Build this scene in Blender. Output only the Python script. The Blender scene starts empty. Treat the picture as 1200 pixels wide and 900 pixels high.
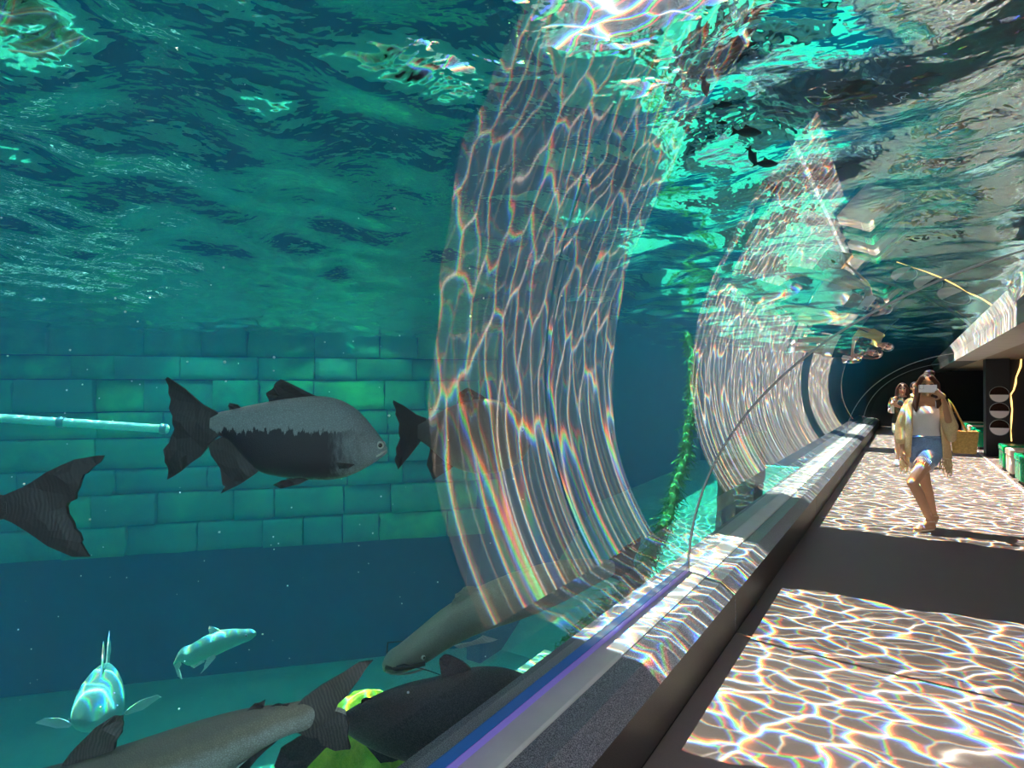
import bpy, bmesh, math, random
import numpy as np
from mathutils import Vector, Matrix, noise

C = bpy.context.scene.collection
scene = bpy.context.scene
PI = math.pi
RND = random.Random(7)

# ------------------------------------------------------------------ camera
F = 705.0                                   # focal length in pixels of the 1200 wide frame
YAW = math.radians(33.2)
EYE = Vector((0.0, 0.0, 1.45))
cam_data = bpy.data.cameras.new('camera')
cam_data.sensor_width = 36.0
cam_data.lens = 36.0 * F / 1200.0
cam_data.clip_start = 0.02
cam_data.clip_end = 200
cam = bpy.data.objects.new('camera', cam_data)
cam.location = EYE
cam.rotation_euler = (math.radians(90 + 0.406), 0, YAW)
C.objects.link(cam)
scene.camera = cam

# ------------------------------------------------------------------ sky, sun, exposure
world = bpy.data.worlds.new('sky')
scene.world = world
world.use_nodes = True
wn = world.node_tree.nodes
sky = wn.new('ShaderNodeTexSky')
sky.sky_type = 'NISHITA'
sky.sun_disc = False
sky.sun_elevation = math.radians(66)
sky.sun_rotation = math.radians(-80)
hsv = wn.new('ShaderNodeHueSaturation')
hsv.inputs['Saturation'].default_value = 0.4
world.node_tree.links.new(sky.outputs[0], hsv.inputs['Color'])
world.node_tree.links.new(hsv.outputs[0], wn['Background'].inputs[0])
wn['Background'].inputs[1].default_value = 1.7

SUN_TO = Vector((-0.37, 0.06, 0.93)).normalized()
sun_data = bpy.data.lights.new('sun', 'SUN')
sun_data.energy = 115.0
sun_data.angle = math.radians(0.25)
sun_data.color = (1.0, 0.91, 0.78)
sun = bpy.data.objects.new('sun', sun_data)
sun.rotation_euler = SUN_TO.to_track_quat('Z', 'Y').to_euler()
sun.location = (-8, 4, 14)
C.objects.link(sun)

vs = scene.view_settings
vs.view_transform = 'Standard'
vs.look = 'None'
vs.gamma = 1.0
vs.use_curve_mapping = False
vs.exposure = 0.5
scene.cycles.use_denoising = True
scene.cycles.max_bounces = 8
scene.cycles.diffuse_bounces = 3
scene.cycles.glossy_bounces = 5
scene.cycles.transparent_max_bounces = 24
scene.cycles.volume_bounces = 1
scene.cycles.sample_clamp_indirect = 6.0
scene.cycles.caustics_reflective = False
scene.cycles.caustics_refractive = False

# added fill lights without fixtures, over the stone wall, fish and tank floor
for k, (fx, fy, w) in enumerate(((-11.2, 6.0, 560), (-9.2, 8.3, 760), (-12.8, 3.0, 200), (-3.1, 1.3, 170), (-6.6, 6.2, 700))):
    ld = bpy.data.lights.new('tank_fill_light', 'AREA')
    ld.shape = 'DISK'
    ld.size = 0.5
    ld.energy = w
    ld.color = (0.70, 1.0, 0.5) if k == 1 else (0.6, 0.95, 0.9) if k != 3 else (1.0, 0.95, 0.9)
    lo = bpy.data.objects.new('tank_fill_light', ld)
    lo.location = (fx, fy, 3.3)
    lo.rotation_euler = Vector((0.50, -0.45, 1.0)).to_track_quat('Z', 'Y').to_euler()
    C.objects.link(lo)

# ------------------------------------------------------------------ helpers
def ray_of(u, v):
    """direction per metre of depth seen at picture point u, v"""
    fwd = Vector((-math.sin(YAW), math.cos(YAW), 0))
    rgt = Vector((math.cos(YAW), math.sin(YAW), 0))
    return fwd + rgt * ((u - 600) / F) + Vector((0, 0, 1)) * ((455 - v) / F)

def at(u, v, z):
    return EYE + ray_of(u, v) * z

RIGHT = Vector((math.cos(YAW), math.sin(YAW), 0))

def link_mesh(name, verts, faces, mat=None, parent=None, smooth=False, mats=None, fmat=None):
    me = bpy.data.meshes.new(name)
    me.from_pydata([tuple(v) for v in verts], [], [tuple(f) for f in faces])
    me.update()
    for m in (mats or ([mat] if mat else [])):
        me.materials.append(m)
    if fmat is not None:
        me.polygons.foreach_set('material_index', fmat)
    if smooth:
        me.polygons.foreach_set('use_smooth', [True] * len(me.polygons))
    o = bpy.data.objects.new(name, me)
    C.objects.link(o)
    if parent is not None:
        o.parent = parent
    return o

def obj(name, bm, mat, parent=None, smooth=False):
    me = bpy.data.meshes.new(name)
    bm.normal_update()
    bm.to_mesh(me)
    bm.free()
    me.materials.append(mat)
    if smooth:
        me.polygons.foreach_set('use_smooth', [True] * len(me.polygons))
    o = bpy.data.objects.new(name, me)
    C.objects.link(o)
    if parent is not None:
        o.parent = parent
    return o

def thing(name, label, cat, loc=(0, 0, 0), rz=0.0, group=None):
    o = bpy.data.objects.new(name, None)
    o.empty_display_size = 0.1
    C.objects.link(o)
    o.location = loc
    o.rotation_euler = (0, 0, rz)
    o['label'] = label
    o['category'] = cat
    if group:
        o['group'] = group
    return o

def tag(o, label, cat, group=None, kind=None):
    o['label'] = label
    o['category'] = cat
    if group:
        o['group'] = group
    if kind:
        o['kind'] = kind
    return o

def struct(o, label=None):
    o['kind'] = 'structure'
    if label:
        o['label'] = label
    return o

def empty(name):
    o = bpy.data.objects.new(name, None)
    C.objects.link(o)
    return o

def add_box(bm, lo, hi, bevel=0.0, seg=2):
    b = bmesh.new()
    bmesh.ops.create_cube(b, size=1.0)
    for v in b.verts:
        v.co = Vector(((lo[i] + hi[i]) / 2 + v.co[i] * (hi[i] - lo[i]) for i in range(3)))
    if bevel > 0:
        bmesh.ops.bevel(b, geom=b.edges[:], offset=bevel, segments=seg, profile=0.7, affect='EDGES')
    merge(bm, b)

def merge(bm, b):
    me = bpy.data.meshes.new('tmp')
    b.to_mesh(me)
    b.free()
    bm.from_mesh(me)
    bpy.data.meshes.remove(me)

def box_obj(name, lo, hi, mat, parent=None, bevel=0.0, seg=2):
    bm = bmesh.new()
    add_box(bm, lo, hi, bevel, seg)
    return obj(name, bm, mat, parent)

def prism_y(profile, y0, y1):
    """closed prism: profile is a list of (x, z), counter-clockwise seen from -Y"""
    n = len(profile)
    vs_ = [(x, y0, z) for x, z in profile] + [(x, y1, z) for x, z in profile]
    fs = [tuple(range(n)), tuple(range(2 * n - 1, n - 1, -1))]
    for i in range(n):
        j = (i + 1) % n
        fs.append((j, i, n + i, n + j))
    return vs_, fs

def fix_normals(o):
    bm = bmesh.new()
    bm.from_mesh(o.data)
    bmesh.ops.recalc_face_normals(bm, faces=bm.faces[:])
    bm.to_mesh(o.data)
    bm.free()
    return o

def add_tube(bm, pts, radii, n=8, cap=True):
    pts = [Vector(p) for p in pts]
    if not hasattr(radii, '__len__'):
        radii = [radii] * len(pts)
    rings = []
    up = Vector((0, 0, 1))
    prev = None
    for i, p in enumerate(pts):
        t = (pts[min(i + 1, len(pts) - 1)] - pts[max(i - 1, 0)]).normalized()
        if prev is None:
            a = t.cross(up)
            if a.length < 1e-3:
                a = t.cross(Vector((1, 0, 0)))
        else:
            a = prev - t * prev.dot(t)
        a.normalize()
        prev = a
        b = t.cross(a)
        rings.append([bm.verts.new(p + (a * math.cos(2 * PI * k / n) + b * math.sin(2 * PI * k / n)) * radii[i]) for k in range(n)])
    for r0, r1 in zip(rings, rings[1:]):
        for k in range(n):
            bm.faces.new((r0[k], r0[(k + 1) % n], r1[(k + 1) % n], r1[k]))
    if cap:
        bm.faces.new(rings[0][::-1])
        bm.faces.new(rings[-1])

# ------------------------------------------------------------------ materials
class NT:
    """small helper to write node trees"""
    def __init__(self, name):
        self.m = bpy.data.materials.new(name)
        self.m.use_nodes = True
        self.t = self.m.node_tree
        self.n = self.t.nodes
        self.bsdf = self.n['Principled BSDF']
        self.out = self.n['Material Output']
    def new(self, kind, **kw):
        nd = self.n.new('ShaderNode' + kind)
        for k, v in kw.items():
            setattr(nd, k, v)
        return nd
    def set(self, sock, val):
        if hasattr(val, 'links'):
            self.t.links.new(val, sock)
        else:
            sock.default_value = val
    def math(self, op, a, b=None, c=None, clamp=False):
        nd = self.new('Math', operation=op)
        nd.use_clamp = clamp
        self.set(nd.inputs[0], a)
        if b is not None:
            self.set(nd.inputs[1], b)
        if c is not None:
            self.set(nd.inputs[2], c)
        return nd.outputs[0]
    def vmath(self, op, a, b=None):
        nd = self.new('VectorMath', operation=op)
        self.set(nd.inputs[0], a)
        if b is not None:
            if op == 'SCALE':
                self.set(nd.inputs['Scale'], b)
            else:
                self.set(nd.inputs[1], b)
        return nd.outputs[0]
    def coord(self, which='Object'):
        return self.new('TexCoord').outputs[which]
    def pos(self):
        return self.new('NewGeometry').outputs['Position']
    def sep(self, v):
        nd = self.new('SeparateXYZ')
        self.set(nd.inputs[0], v)
        return nd.outputs
    def noise(self, vec, scale=5, detail=4, rough=0.55, dist=0.0, out='Fac'):
        nd = self.new('TexNoise')
        self.set(nd.inputs['Vector'], vec)
        nd.inputs['Scale'].default_value = scale
        nd.inputs['Detail'].default_value = detail
        nd.inputs['Roughness'].default_value = rough
        nd.inputs['Distortion'].default_value = dist
        return nd.outputs[out]
    def ramp(self, fac, stops, interp='LINEAR'):
        nd = self.new('ValToRGB')
        nd.color_ramp.interpolation = interp
        el = nd.color_ramp.elements
        while len(el) < len(stops):
            el.new(0.5)
        for e, (p, c) in zip(el, stops):
            e.position = p
            e.color = (c[0], c[1], c[2], 1) if hasattr(c, '__len__') else (c, c, c, 1)
        self.set(nd.inputs[0], fac)
        return nd.outputs[0]
    def mix(self, fac, a, b, blend='MIX'):
        nd = self.new('Mix', data_type='RGBA', blend_type=blend)
        self.set(nd.inputs[0], fac)
        for s, v in ((nd.inputs[6], a), (nd.inputs[7], b)):
            if hasattr(v, 'links'):
                self.t.links.new(v, s)
            else:
                s.default_value = (v[0], v[1], v[2], 1)
        return nd.outputs[2]
    def map(self, fac, a0, a1, b0=0.0, b1=1.0, smooth=False):
        nd = self.new('MapRange')
        if smooth:
            nd.interpolation_type = 'SMOOTHSTEP'
        self.set(nd.inputs[0], fac)
        for i, v in enumerate((a0, a1, b0, b1)):
            self.set(nd.inputs[1 + i], v)
        return nd.outputs[0]
    def bump(self, h, strength=0.3, dist=0.02):
        nd = self.new('Bump')
        nd.inputs['Strength'].default_value = strength
        nd.inputs['Distance'].default_value = dist
        self.set(nd.inputs['Height'], h)
        return nd.outputs[0]
    def principled(self, color, rough=0.6, metal=0.0, normal=None, spec=None, **kw):
        b = self.bsdf
        if hasattr(color, 'links'):
            self.t.links.new(color, b.inputs['Base Color'])
        else:
            b.inputs['Base Color'].default_value = (color[0], color[1], color[2], 1)
        self.set(b.inputs['Roughness'], rough)
        b.inputs['Metallic'].default_value = metal
        if spec is not None:
            b.inputs['Specular IOR Level'].default_value = spec
        if normal is not None:
            self.t.links.new(normal, b.inputs['Normal'])
        for k, v in kw.items():
            self.set(b.inputs[k], v)
        return self.m

def plain(name, color, rough=0.6, metal=0.0, spec=None, var=0.0, scale=8.0):
    t = NT(name)
    col = color
    if var:
        f = t.noise(t.coord(), scale, 4)
        col = t.mix(f, [c * (1 - var) for c in color], [min(1, c * (1 + var)) for c in color])
    return t.principled(col, rough, metal, spec=spec)

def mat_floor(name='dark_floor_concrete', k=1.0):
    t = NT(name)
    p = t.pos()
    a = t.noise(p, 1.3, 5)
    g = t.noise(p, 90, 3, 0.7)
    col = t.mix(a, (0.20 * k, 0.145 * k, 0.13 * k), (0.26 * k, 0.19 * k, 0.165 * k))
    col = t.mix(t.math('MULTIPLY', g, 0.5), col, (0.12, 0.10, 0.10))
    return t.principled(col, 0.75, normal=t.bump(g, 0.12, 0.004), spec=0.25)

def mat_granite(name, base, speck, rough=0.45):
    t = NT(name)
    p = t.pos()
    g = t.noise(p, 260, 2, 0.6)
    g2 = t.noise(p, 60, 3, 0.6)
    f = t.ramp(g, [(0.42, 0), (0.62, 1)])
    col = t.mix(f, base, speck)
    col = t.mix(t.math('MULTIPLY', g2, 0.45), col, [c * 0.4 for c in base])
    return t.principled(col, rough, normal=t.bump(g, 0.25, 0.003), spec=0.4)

def caustic_color(t):
    """caustic light painted into the surface tint: a network of focus lines, each colour shifted a little"""
    p = t.pos()
    s = t.sep(p)
    comb = t.new('CombineXYZ')
    t.set(comb.inputs[0], s[0]); t.set(comb.inputs[1], s[1])
    flat = comb.outputs[0]
    warp = t.vmath('SUBTRACT', t.noise(flat, 2.1, 2, 0.5, out='Color'), (0.5, 0.5, 0.5))
    warp = t.vmath('SCALE', warp, 0.36)
    warp2 = t.vmath('SUBTRACT', t.noise(flat, 7.0, 1, 0.5, out='Color'), (0.5, 0.5, 0.5))
    warp2 = t.vmath('SCALE', warp2, 0.07)
    base = t.vmath('ADD', t.vmath('ADD', flat, warp), warp2)
    big = t.noise(flat, 1.5, 2)
    chans = []
    for dx, dy in ((-0.0095, -0.008), (0, 0), (0.0095, 0.008)):
        q = t.vmath('ADD', base, (dx, dy, 0))
        tot = None
        for sc, w, amp, off in ((4.9, 0.055, 1.0, 0.0), (8.6, 0.05, 0.35, 3.7)):
            vo = t.new('TexVoronoi', feature='DISTANCE_TO_EDGE', voronoi_dimensions='2D')
            t.set(vo.inputs['Vector'], t.vmath('ADD', t.vmath('MULTIPLY', q, (0.74, 1.2, 1)), (off, off * 1.7, 0)))
            vo.inputs['Scale'].default_value = sc
            d = vo.outputs['Distance']
            ln = t.math('DIVIDE', w, t.math('ADD', d, w))
            ln = t.math('POWER', ln, 3.6)
            ln = t.math('MULTIPLY', ln, amp)
            tot = ln if tot is None else t.math('ADD', tot, ln)
        tot = t.math('MULTIPLY', tot, t.map(big, 0.3, 0.7, 0.55, 1.15))
        chans.append(t.math('ADD', t.math('MULTIPLY', tot, 0.85), 0.026, clamp=True))
    cc = t.new('CombineColor')
    for i in range(3):
        t.set(cc.inputs[i], chans[i])
    return cc.outputs[0]

def two_sided_ior(t, ior):
    bf = t.new('NewGeometry').outputs['Backfacing']
    return t.map(bf, 0, 1, ior, 1.0 / ior)

def mat_water():
    t = NT('rippled_water_surface')
    p = t.pos()
    st = t.vmath('MULTIPLY', p, (1, 1, 0))
    h = t.math('ADD', t.math('MULTIPLY', t.noise(st, 3.4, 3, 0.5, 0.4), 1.0), t.math('MULTIPLY', t.noise(st, 9.0, 2, 0.5, 0.6), 0.22))
    nb = t.bump(h, 1.0, 0.020)
    fr = t.new('Fresnel')
    fr.inputs['IOR'].default_value = 1.205
    t.set(fr.inputs['Normal'], nb)
    gl = t.new('BsdfGlossy')
    gl.inputs['Roughness'].default_value = 0.0
    gl.inputs['Color'].default_value = (0.96, 1, 1, 1)
    t.set(gl.inputs['Normal'], nb)
    tr = t.new('BsdfTransparent')
    t.set(tr.inputs[0], caustic_color(t))  # caustics painted into the transparent colour, cast down by the sun
    mx = t.new('MixShader')
    t.set(mx.inputs[0], fr.outputs[0]); t.set(mx.inputs[1], tr.outputs[0]); t.set(mx.inputs[2], gl.outputs[0])
    t.set(t.out.inputs['Surface'], mx.outputs[0])
    return t.m

def mat_acrylic(name, ior=1.56, tint=(1, 1, 1)):
    """a thick clear sheet: both faces mirror together, 2R / (1 + R)"""
    t = NT(name)
    fr = t.new('Fresnel')
    t.set(fr.inputs['IOR'], two_sided_ior(t, ior))
    r = fr.outputs[0]
    r = t.math('DIVIDE', t.math('MULTIPLY', r, 2.0), t.math('ADD', r, 1.0))
    gl = t.new('BsdfGlossy')
    gl.inputs['Roughness'].default_value = 0.0
    tr = t.new('BsdfTransparent')
    tr.inputs[0].default_value = (*tint, 1)
    mx = t.new('MixShader')
    t.set(mx.inputs[0], r); t.set(mx.inputs[1], tr.outputs[0]); t.set(mx.inputs[2], gl.outputs[0])
    t.set(t.out.inputs['Surface'], mx.outputs[0])
    return t.m

def mat_clear(name):
    t = NT(name)
    tr = t.new('BsdfTransparent')
    tr.inputs[0].default_value = (0.97, 0.99, 1.0, 1)
    t.set(t.out.inputs['Surface'], tr.outputs[0])
    return t.m

def mat_volume():
    t = NT('tank_water')
    t.n.remove(t.bsdf)
    ab = t.new('VolumeAbsorption')
    ab.inputs['Color'].default_value = (0.0, 0.87, 0.88, 1)
    ab.inputs['Density'].default_value = 0.13
    sc = t.new('VolumeScatter')
    sc.inputs['Color'].default_value = (0.02, 0.46, 0.92, 1)
    sc.inputs['Density'].default_value = 0.0095
    sc.inputs['Anisotropy'].default_value = 0.2
    ad = t.new('AddShader')
    t.set(ad.inputs[0], ab.outputs[0]); t.set(ad.inputs[1], sc.outputs[0])
    t.set(t.out.inputs['Volume'], ad.outputs[0])
    return t.m

def mat_stone():
    t = NT('algae_green_stone')
    p = t.coord()
    info = t.new('ObjectInfo')
    a = t.noise(t.pos(), 1.1, 5, 0.6)
    b = t.noise(t.pos(), 6, 5, 0.65)
    col = t.ramp(a, [(0.3, (0.010, 0.12, 0.08)), (0.5, (0.03, 0.32, 0.13)), (0.7, (0.09, 0.52, 0.14))])
    col = t.mix(t.math('MULTIPLY', b, 0.6), col, (0.03, 0.13, 0.10))
    col = t.mix(t.math('MULTIPLY', info.outputs['Random'], 0.8), col, (0.03, 0.16, 0.14))
    return t.principled(col, 0.85, normal=t.bump(b, 0.6, 0.03), spec=0.2)

M = {}
M['floor'] = mat_floor()
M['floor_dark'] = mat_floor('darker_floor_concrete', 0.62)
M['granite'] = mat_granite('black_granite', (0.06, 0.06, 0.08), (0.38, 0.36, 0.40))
M['granite_shaded'] = mat_granite('shaded_granite_front', (0.028, 0.022, 0.021), (0.09, 0.072, 0.065))  # same granite, darkened in colour for the shaded front face
M['water'] = mat_water()
M['acrylic'] = mat_acrylic('clear_acrylic')
M['clear'] = mat_clear('acrylic_outer_face')
M['volume'] = mat_volume()
M['stone'] = mat_stone()
M['sealant'] = plain('grey_sealant', (0.55, 0.53, 0.51), 0.6, var=0.15, scale=5)
M['violet'] = plain('violet_dispersion', (0.33, 0.25, 0.85), 0.4)
M['blue'] = plain('blue_dispersion', (0.01, 0.13, 0.45), 0.3)
M['joint'] = plain('dark_gasket', (0.03, 0.03, 0.03), 0.5)
M['highlight'] = plain('pale_highlight', (0.28, 0.28, 0.30), 0.3)
M['navy'] = plain('navy_tank_concrete', (0.006, 0.032, 0.085), 0.9, var=0.4, scale=1.5)
M['sand'] = plain('pale_tank_sand', (0.22, 0.43, 0.29), 0.95, var=0.35, scale=1.2)
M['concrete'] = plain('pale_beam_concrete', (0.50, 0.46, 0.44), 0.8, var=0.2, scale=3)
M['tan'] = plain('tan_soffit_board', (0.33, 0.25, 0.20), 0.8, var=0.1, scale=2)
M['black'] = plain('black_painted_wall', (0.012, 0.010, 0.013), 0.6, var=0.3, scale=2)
M['rock'] = plain('dark_backdrop_rock', (0.012, 0.03, 0.026), 0.9, var=0.6, scale=3)
M['sky_blocker'] = plain('grey_green_sky_blocker', (0.10, 0.15, 0.10), 0.9, var=0.7, scale=0.5)
M['canopy'] = plain('grey_roof_slab', (0.25, 0.25, 0.25), 0.8)
M['tankwall'] = plain('grey_tank_wall', (0.06, 0.16, 0.17), 0.9, var=0.3)

# ------------------------------------------------------------------ tunnel shell
AX, AZ, AA, AB = 1.2, 0.30, 2.33, 1.90      # quarter ellipse: centre, half width, half height
def arch(s, off=0.0):
    """s 0..1 along the quarter arch from the plinth up to the beam"""
    th = s * math.acos((AX - 0.85) / AA)
    x, z = -math.cos(th) * AA, math.sin(th) * AB
    n = Vector((x / AA ** 2, z / AB ** 2)).normalized()
    return AX + x + n.x * off, AZ + z + n.y * off
NS = 72

def acrylic_panel(name, y0, y1, th=0.06, mat='acrylic'):
    verts, faces, fm = [], [], []
    ny = max(2, int((y1 - y0) / 0.5))
    for off in (0.0, th):
        for j in range(ny + 1):
            y = y0 + (y1 - y0) * j / ny
            for i in range(NS + 1):
                x, z = arch(i / NS, off)
                verts.append((x, y, z))
    W = NS + 1
    L = W * (ny + 1)
    for j in range(ny):
        for i in range(NS):
            a = j * W + i
            faces.append((a, a + W, a + W + 1, a + 1)); fm.append(0)
            faces.append((L + a, L + a + 1, L + a + W + 1, L + a + W)); fm.append(1)
    def cap(loop):
        k0 = len(verts)
        verts.extend(verts[q] for q in loop)
        faces.append((k0, k0 + 1, k0 + 2, k0 + 3)); fm.append(1)
    for j in range(ny):
        for i in (0, NS):
            a, b = j * W + i, (j + 1) * W + i
            cap((a, b, L + b, L + a) if i else (a, L + a, L + b, b))
    for i in range(NS):
        for j in (0, ny):
            a, b = j * W + i, j * W + i + 1
            cap((a, L + a, L + b, b) if j else (a, b, L + b, L + a))
    o = link_mesh(name, verts, faces, mats=[M[mat], M['clear']], fmat=fm, smooth=True)
    return struct(o)

SEAMS = (3.72, 15.6, 22.0)
Y_BACK, Y_END = -3.0, 27.0
ys = [Y_BACK, *SEAMS, Y_END]
for k in range(len(ys) - 1):
    p = acrylic_panel(f'window_{k + 1}', ys[k] + 0.004, ys[k + 1] - 0.004)
    p['label'] = ['curved clear acrylic tunnel panel beside the camera', 'long curved acrylic panel beyond the first seam',
                  'curved acrylic panel beyond the second seam', 'last curved acrylic panel in the dark end of the tunnel'][k]

def rib(name, y, w, r0, r1, mat, mat2=None):
    vs_, fs = [], []
    n = NS
    for i in range(n + 1):
        for (dy, off) in ((-w, r0), (w, r0), (w, r1), (-w, r1)):
            x, z = arch(i / n, off)
            vs_.append((x, y + dy, z))
    for i in range(n):
        for k in range(4):
            a, b = i * 4 + k, i * 4 + (k + 1) % 4
            fs.append((a, b, b + 4, a + 4))
    fs += [(3, 2, 1, 0), tuple(n * 4 + k for k in range(4))]
    return fix_normals(link_mesh(name, vs_, fs, mat))

for k, y in enumerate(SEAMS):
    g = struct(rib(f'trim_{k + 2}', y, 0.011 if k == 0 else 0.02, -0.004, 0.002, M['joint']))
    rib('seam_highlight', y - 0.016 - (0.018 if k else 0), 0.0025 if k == 0 else 0.012, -0.006, 0.003, M['highlight'], None).parent = g  # pale strip standing for the highlight along each seam

# plinth: blocks of black granite with a chamfer, one every 3.9 m
pl = struct(empty('trim_1'), 'black granite plinth along the foot of the acrylic')
prof = [(-1.30, 0.0), (-0.85, 0.0), (-0.85, 0.231), (-0.93, 0.291), (-1.03, 0.296), (-1.30, 0.296)]
pys = [Y_BACK, -0.2, 3.72, 7.6, 11.5, 15.6, 19.5, 23.4, Y_END]
for a, b in zip(pys, pys[1:]):
    v, f = prism_y(prof, a + 0.006, b - 0.006)
    fix_normals(link_mesh('plinth_block', v, f, mats=[M['granite'], M['granite_shaded']], parent=pl,
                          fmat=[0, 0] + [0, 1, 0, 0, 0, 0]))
v, f = prism_y([(-1.14, 0.290), (-1.025, 0.290), (-1.025, 0.302), (-1.035, 0.308), (-1.122, 0.318), (-1.14, 0.318)], Y_BACK, Y_END)
fix_normals(link_mesh('sealant_strip', v, f, M['sealant'], pl))

for nm, x0, z0, z1, mt in (('violet_fringe', -1.128, 0.314, 0.345, 'violet'), ('blue_fringe', -1.130, 0.3455, 0.385, 'blue')):
    box_obj(nm, (x0, Y_BACK, z0), (x0 + 0.004, 3.71, z1), M[mt], pl)  # dispersion colours at the glass foot, painted as thin strips

# floor slabs
fl = struct(empty('floor'), 'dark concrete walkway slabs')
fys = [Y_BACK, -0.2, 3.72, 7.6, 11.5, 15.6, 19.5, 23.4, Y_END]
for a, b in zip(fys, fys[1:]):
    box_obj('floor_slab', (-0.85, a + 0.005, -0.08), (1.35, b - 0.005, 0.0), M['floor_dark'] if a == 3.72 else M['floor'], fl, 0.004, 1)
box_obj('edge_strip', (1.352, Y_BACK, -0.08), (1.39, Y_END, 0.012), M['concrete'], fl)
box_obj('side_floor', (1.392, Y_BACK, -0.08), (4.0, Y_END, 0.0), M['floor'], fl)
box_obj('floor_bed', (-1.3, Y_BACK, -0.25), (4.0, Y_END, -0.085), M['black'], fl)

# right-hand beam, corridor ceiling, dark walls
bm_ = struct(empty('trim_5'), 'pale concrete beam carrying the right edge of the acrylic')
bys = [Y_BACK, 0.6, 3.72, 7.4, 10.6, 13.2, 15.6]
for a, b in zip(bys, bys[1:]):
    v, f = prism_y([(0.85, 2.02), (1.25, 2.02), (1.25, 2.75), (1.12, 2.75), (0.93, 2.27), (0.85, 2.25)], a + 0.004, b - 0.004)
    fix_normals(link_mesh('beam_segment', v, f, M['concrete'], bm_))
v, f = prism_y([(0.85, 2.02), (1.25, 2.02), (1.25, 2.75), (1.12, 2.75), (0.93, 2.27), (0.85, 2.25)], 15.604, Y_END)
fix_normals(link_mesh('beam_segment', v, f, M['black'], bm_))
ce = struct(empty('ceiling'), 'soffit boards of the side corridor')
for k_, y_ in enumerate((Y_BACK, 0.0, 3.0, 6.0, 9.0, 12.0, 15.0, 18.0, 21.0, 24.0)):
    box_obj('soffit_board', (1.252, y_ + 0.004, 2.08), (4.0, y_ + 2.996, 2.30), M['black'] if k_ < 2 else M['tan'], ce)  # nearest boards black, to keep their reflection out of the acrylic
struct(box_obj('wall_right', (3.6, Y_BACK, 0.0), (3.8, Y_END, 2.08), M['black']))
struct(box_obj('wall_far', (-1.3, Y_END, -0.2), (4.0, Y_END + 0.2, 4.2), M['black']))
struct(box_obj('wall_near', (-24, Y_BACK - 0.25, -5.4), (-1.25, Y_BACK - 0.02, 4.2), M['black']))

# ------------------------------------------------------------------ tank
WZ = 2.58                                    # water level
FLOOR_Z = -5.1
struct(box_obj('wall_tunnel_side', (-1.30, Y_BACK, FLOOR_Z - 0.2), (-1.22, Y_END, 0.29), M['navy']))
tank_floor = struct(box_obj('floor_tank', (-23, Y_BACK, FLOOR_Z - 0.2), (-1.22, Y_END + 3, FLOOR_Z), M['sand']))

sv = [(x, y, z) for x in (-8.5, -1.3) for y, z in ((12.5, FLOOR_Z), (18.0, -2.3), (Y_END + 3, -2.1), (Y_END + 3, FLOOR_Z))]
struct(fix_normals(link_mesh('ground_added_sand', sv, [(0, 1, 2, 3), (4, 5, 6, 7), (0, 1, 5, 4), (1, 2, 6, 5), (2, 3, 7, 6), (3, 0, 4, 7)], M['sand'])), 'added pale sand bank in the far tank, raised to brighten the reflection in the water')  # added sand slope, raised to brighten the turquoise reflection
DW = Vector((0.673, 0.739, 0)).normalized()  # run of the stone wall
NW = Vector((DW.y, -DW.x, 0))                # towards the tunnel
A1 = Vector((-9.14 + 1.0 * DW.x, 11.0 + 1.0 * DW.y, 0))
WB = -2.04
wl = struct(empty('wall_left'), 'green algae-covered stone block wall at the back of the tank')
wl.location = A1
wl.rotation_euler = (0, 0, math.atan2(DW.y, DW.x))
L_WALL = 17.5
# local frame: x along the wall (0 at right end, negative to the left), -y towards the tunnel
block_meshes = []
for k in range(6):
    bm = bmesh.new()
    add_box(bm, (-0.5, -0.5, -0.5), (0.5, 0.5, 0.5))
    bmesh.ops.subdivide_edges(bm, edges=bm.edges[:], cuts=3, use_grid_fill=True)
    for v in bm.verts:
        q = Vector(v.co)
        f = max(abs(q.x), abs(q.z))
        if f > 0.45 and q.y < -0.4:
            v.co.y += 0.09
        v.co += Vector((noise.noise(q * 2.3 + Vector((k * 9, 0, 0))) * 0.03, noise.noise(q * 2.1 + Vector((0, k * 7, 3))) * 0.16, noise.noise(q * 2.7 + Vector((1, 2, k * 5))) * 0.035))
    me = bpy.data.meshes.new('stone_block')
    bm.to_mesh(me); bm.free()
    me.materials.append(M['stone'])
    me.polygons.foreach_set('use_smooth', [True] * len(me.polygons))
    block_meshes.append(me)
z0 = WB
for CH in (0.62, 0.66, 0.52, 0.64, 0.55, 0.68, 0.5, 0.6, 0.6):
    x = 0.0 + RND.uniform(-0.2, 0.4)
    while x > -L_WALL:
        w = RND.uniform(0.75, 1.75)
        tall = 1.0
        o = bpy.data.objects.new('stone_block', RND.choice(block_meshes))
        C.objects.link(o)
        o.parent = wl
        o.location = (x - w / 2, 0.15 + RND.uniform(-0.10, 0.07), z0 + CH / 2)
        o.scale = (w - 0.03, 0.4, CH - 0.03)
        x -= w
    z0 += CH
box_obj('backing', (-L_WALL, 0.22, WB), (0.6, 1.0, 3.4), M['navy'], wl)
box_obj('lower_face', (-L_WALL, 0.9, FLOOR_Z), (0.6, 1.4, WB), M['navy'], wl)
struct(box_obj('wall_deep', (-8.9, 11.0 + 0.6, FLOOR_Z), (-8.5, Y_END + 3, 3.4), M['navy']))
struct(box_obj('wall_tank_end', (-9, Y_END + 3, FLOOR_Z), (-1.2, Y_END + 3.3, 3.4), M['navy']))

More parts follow.
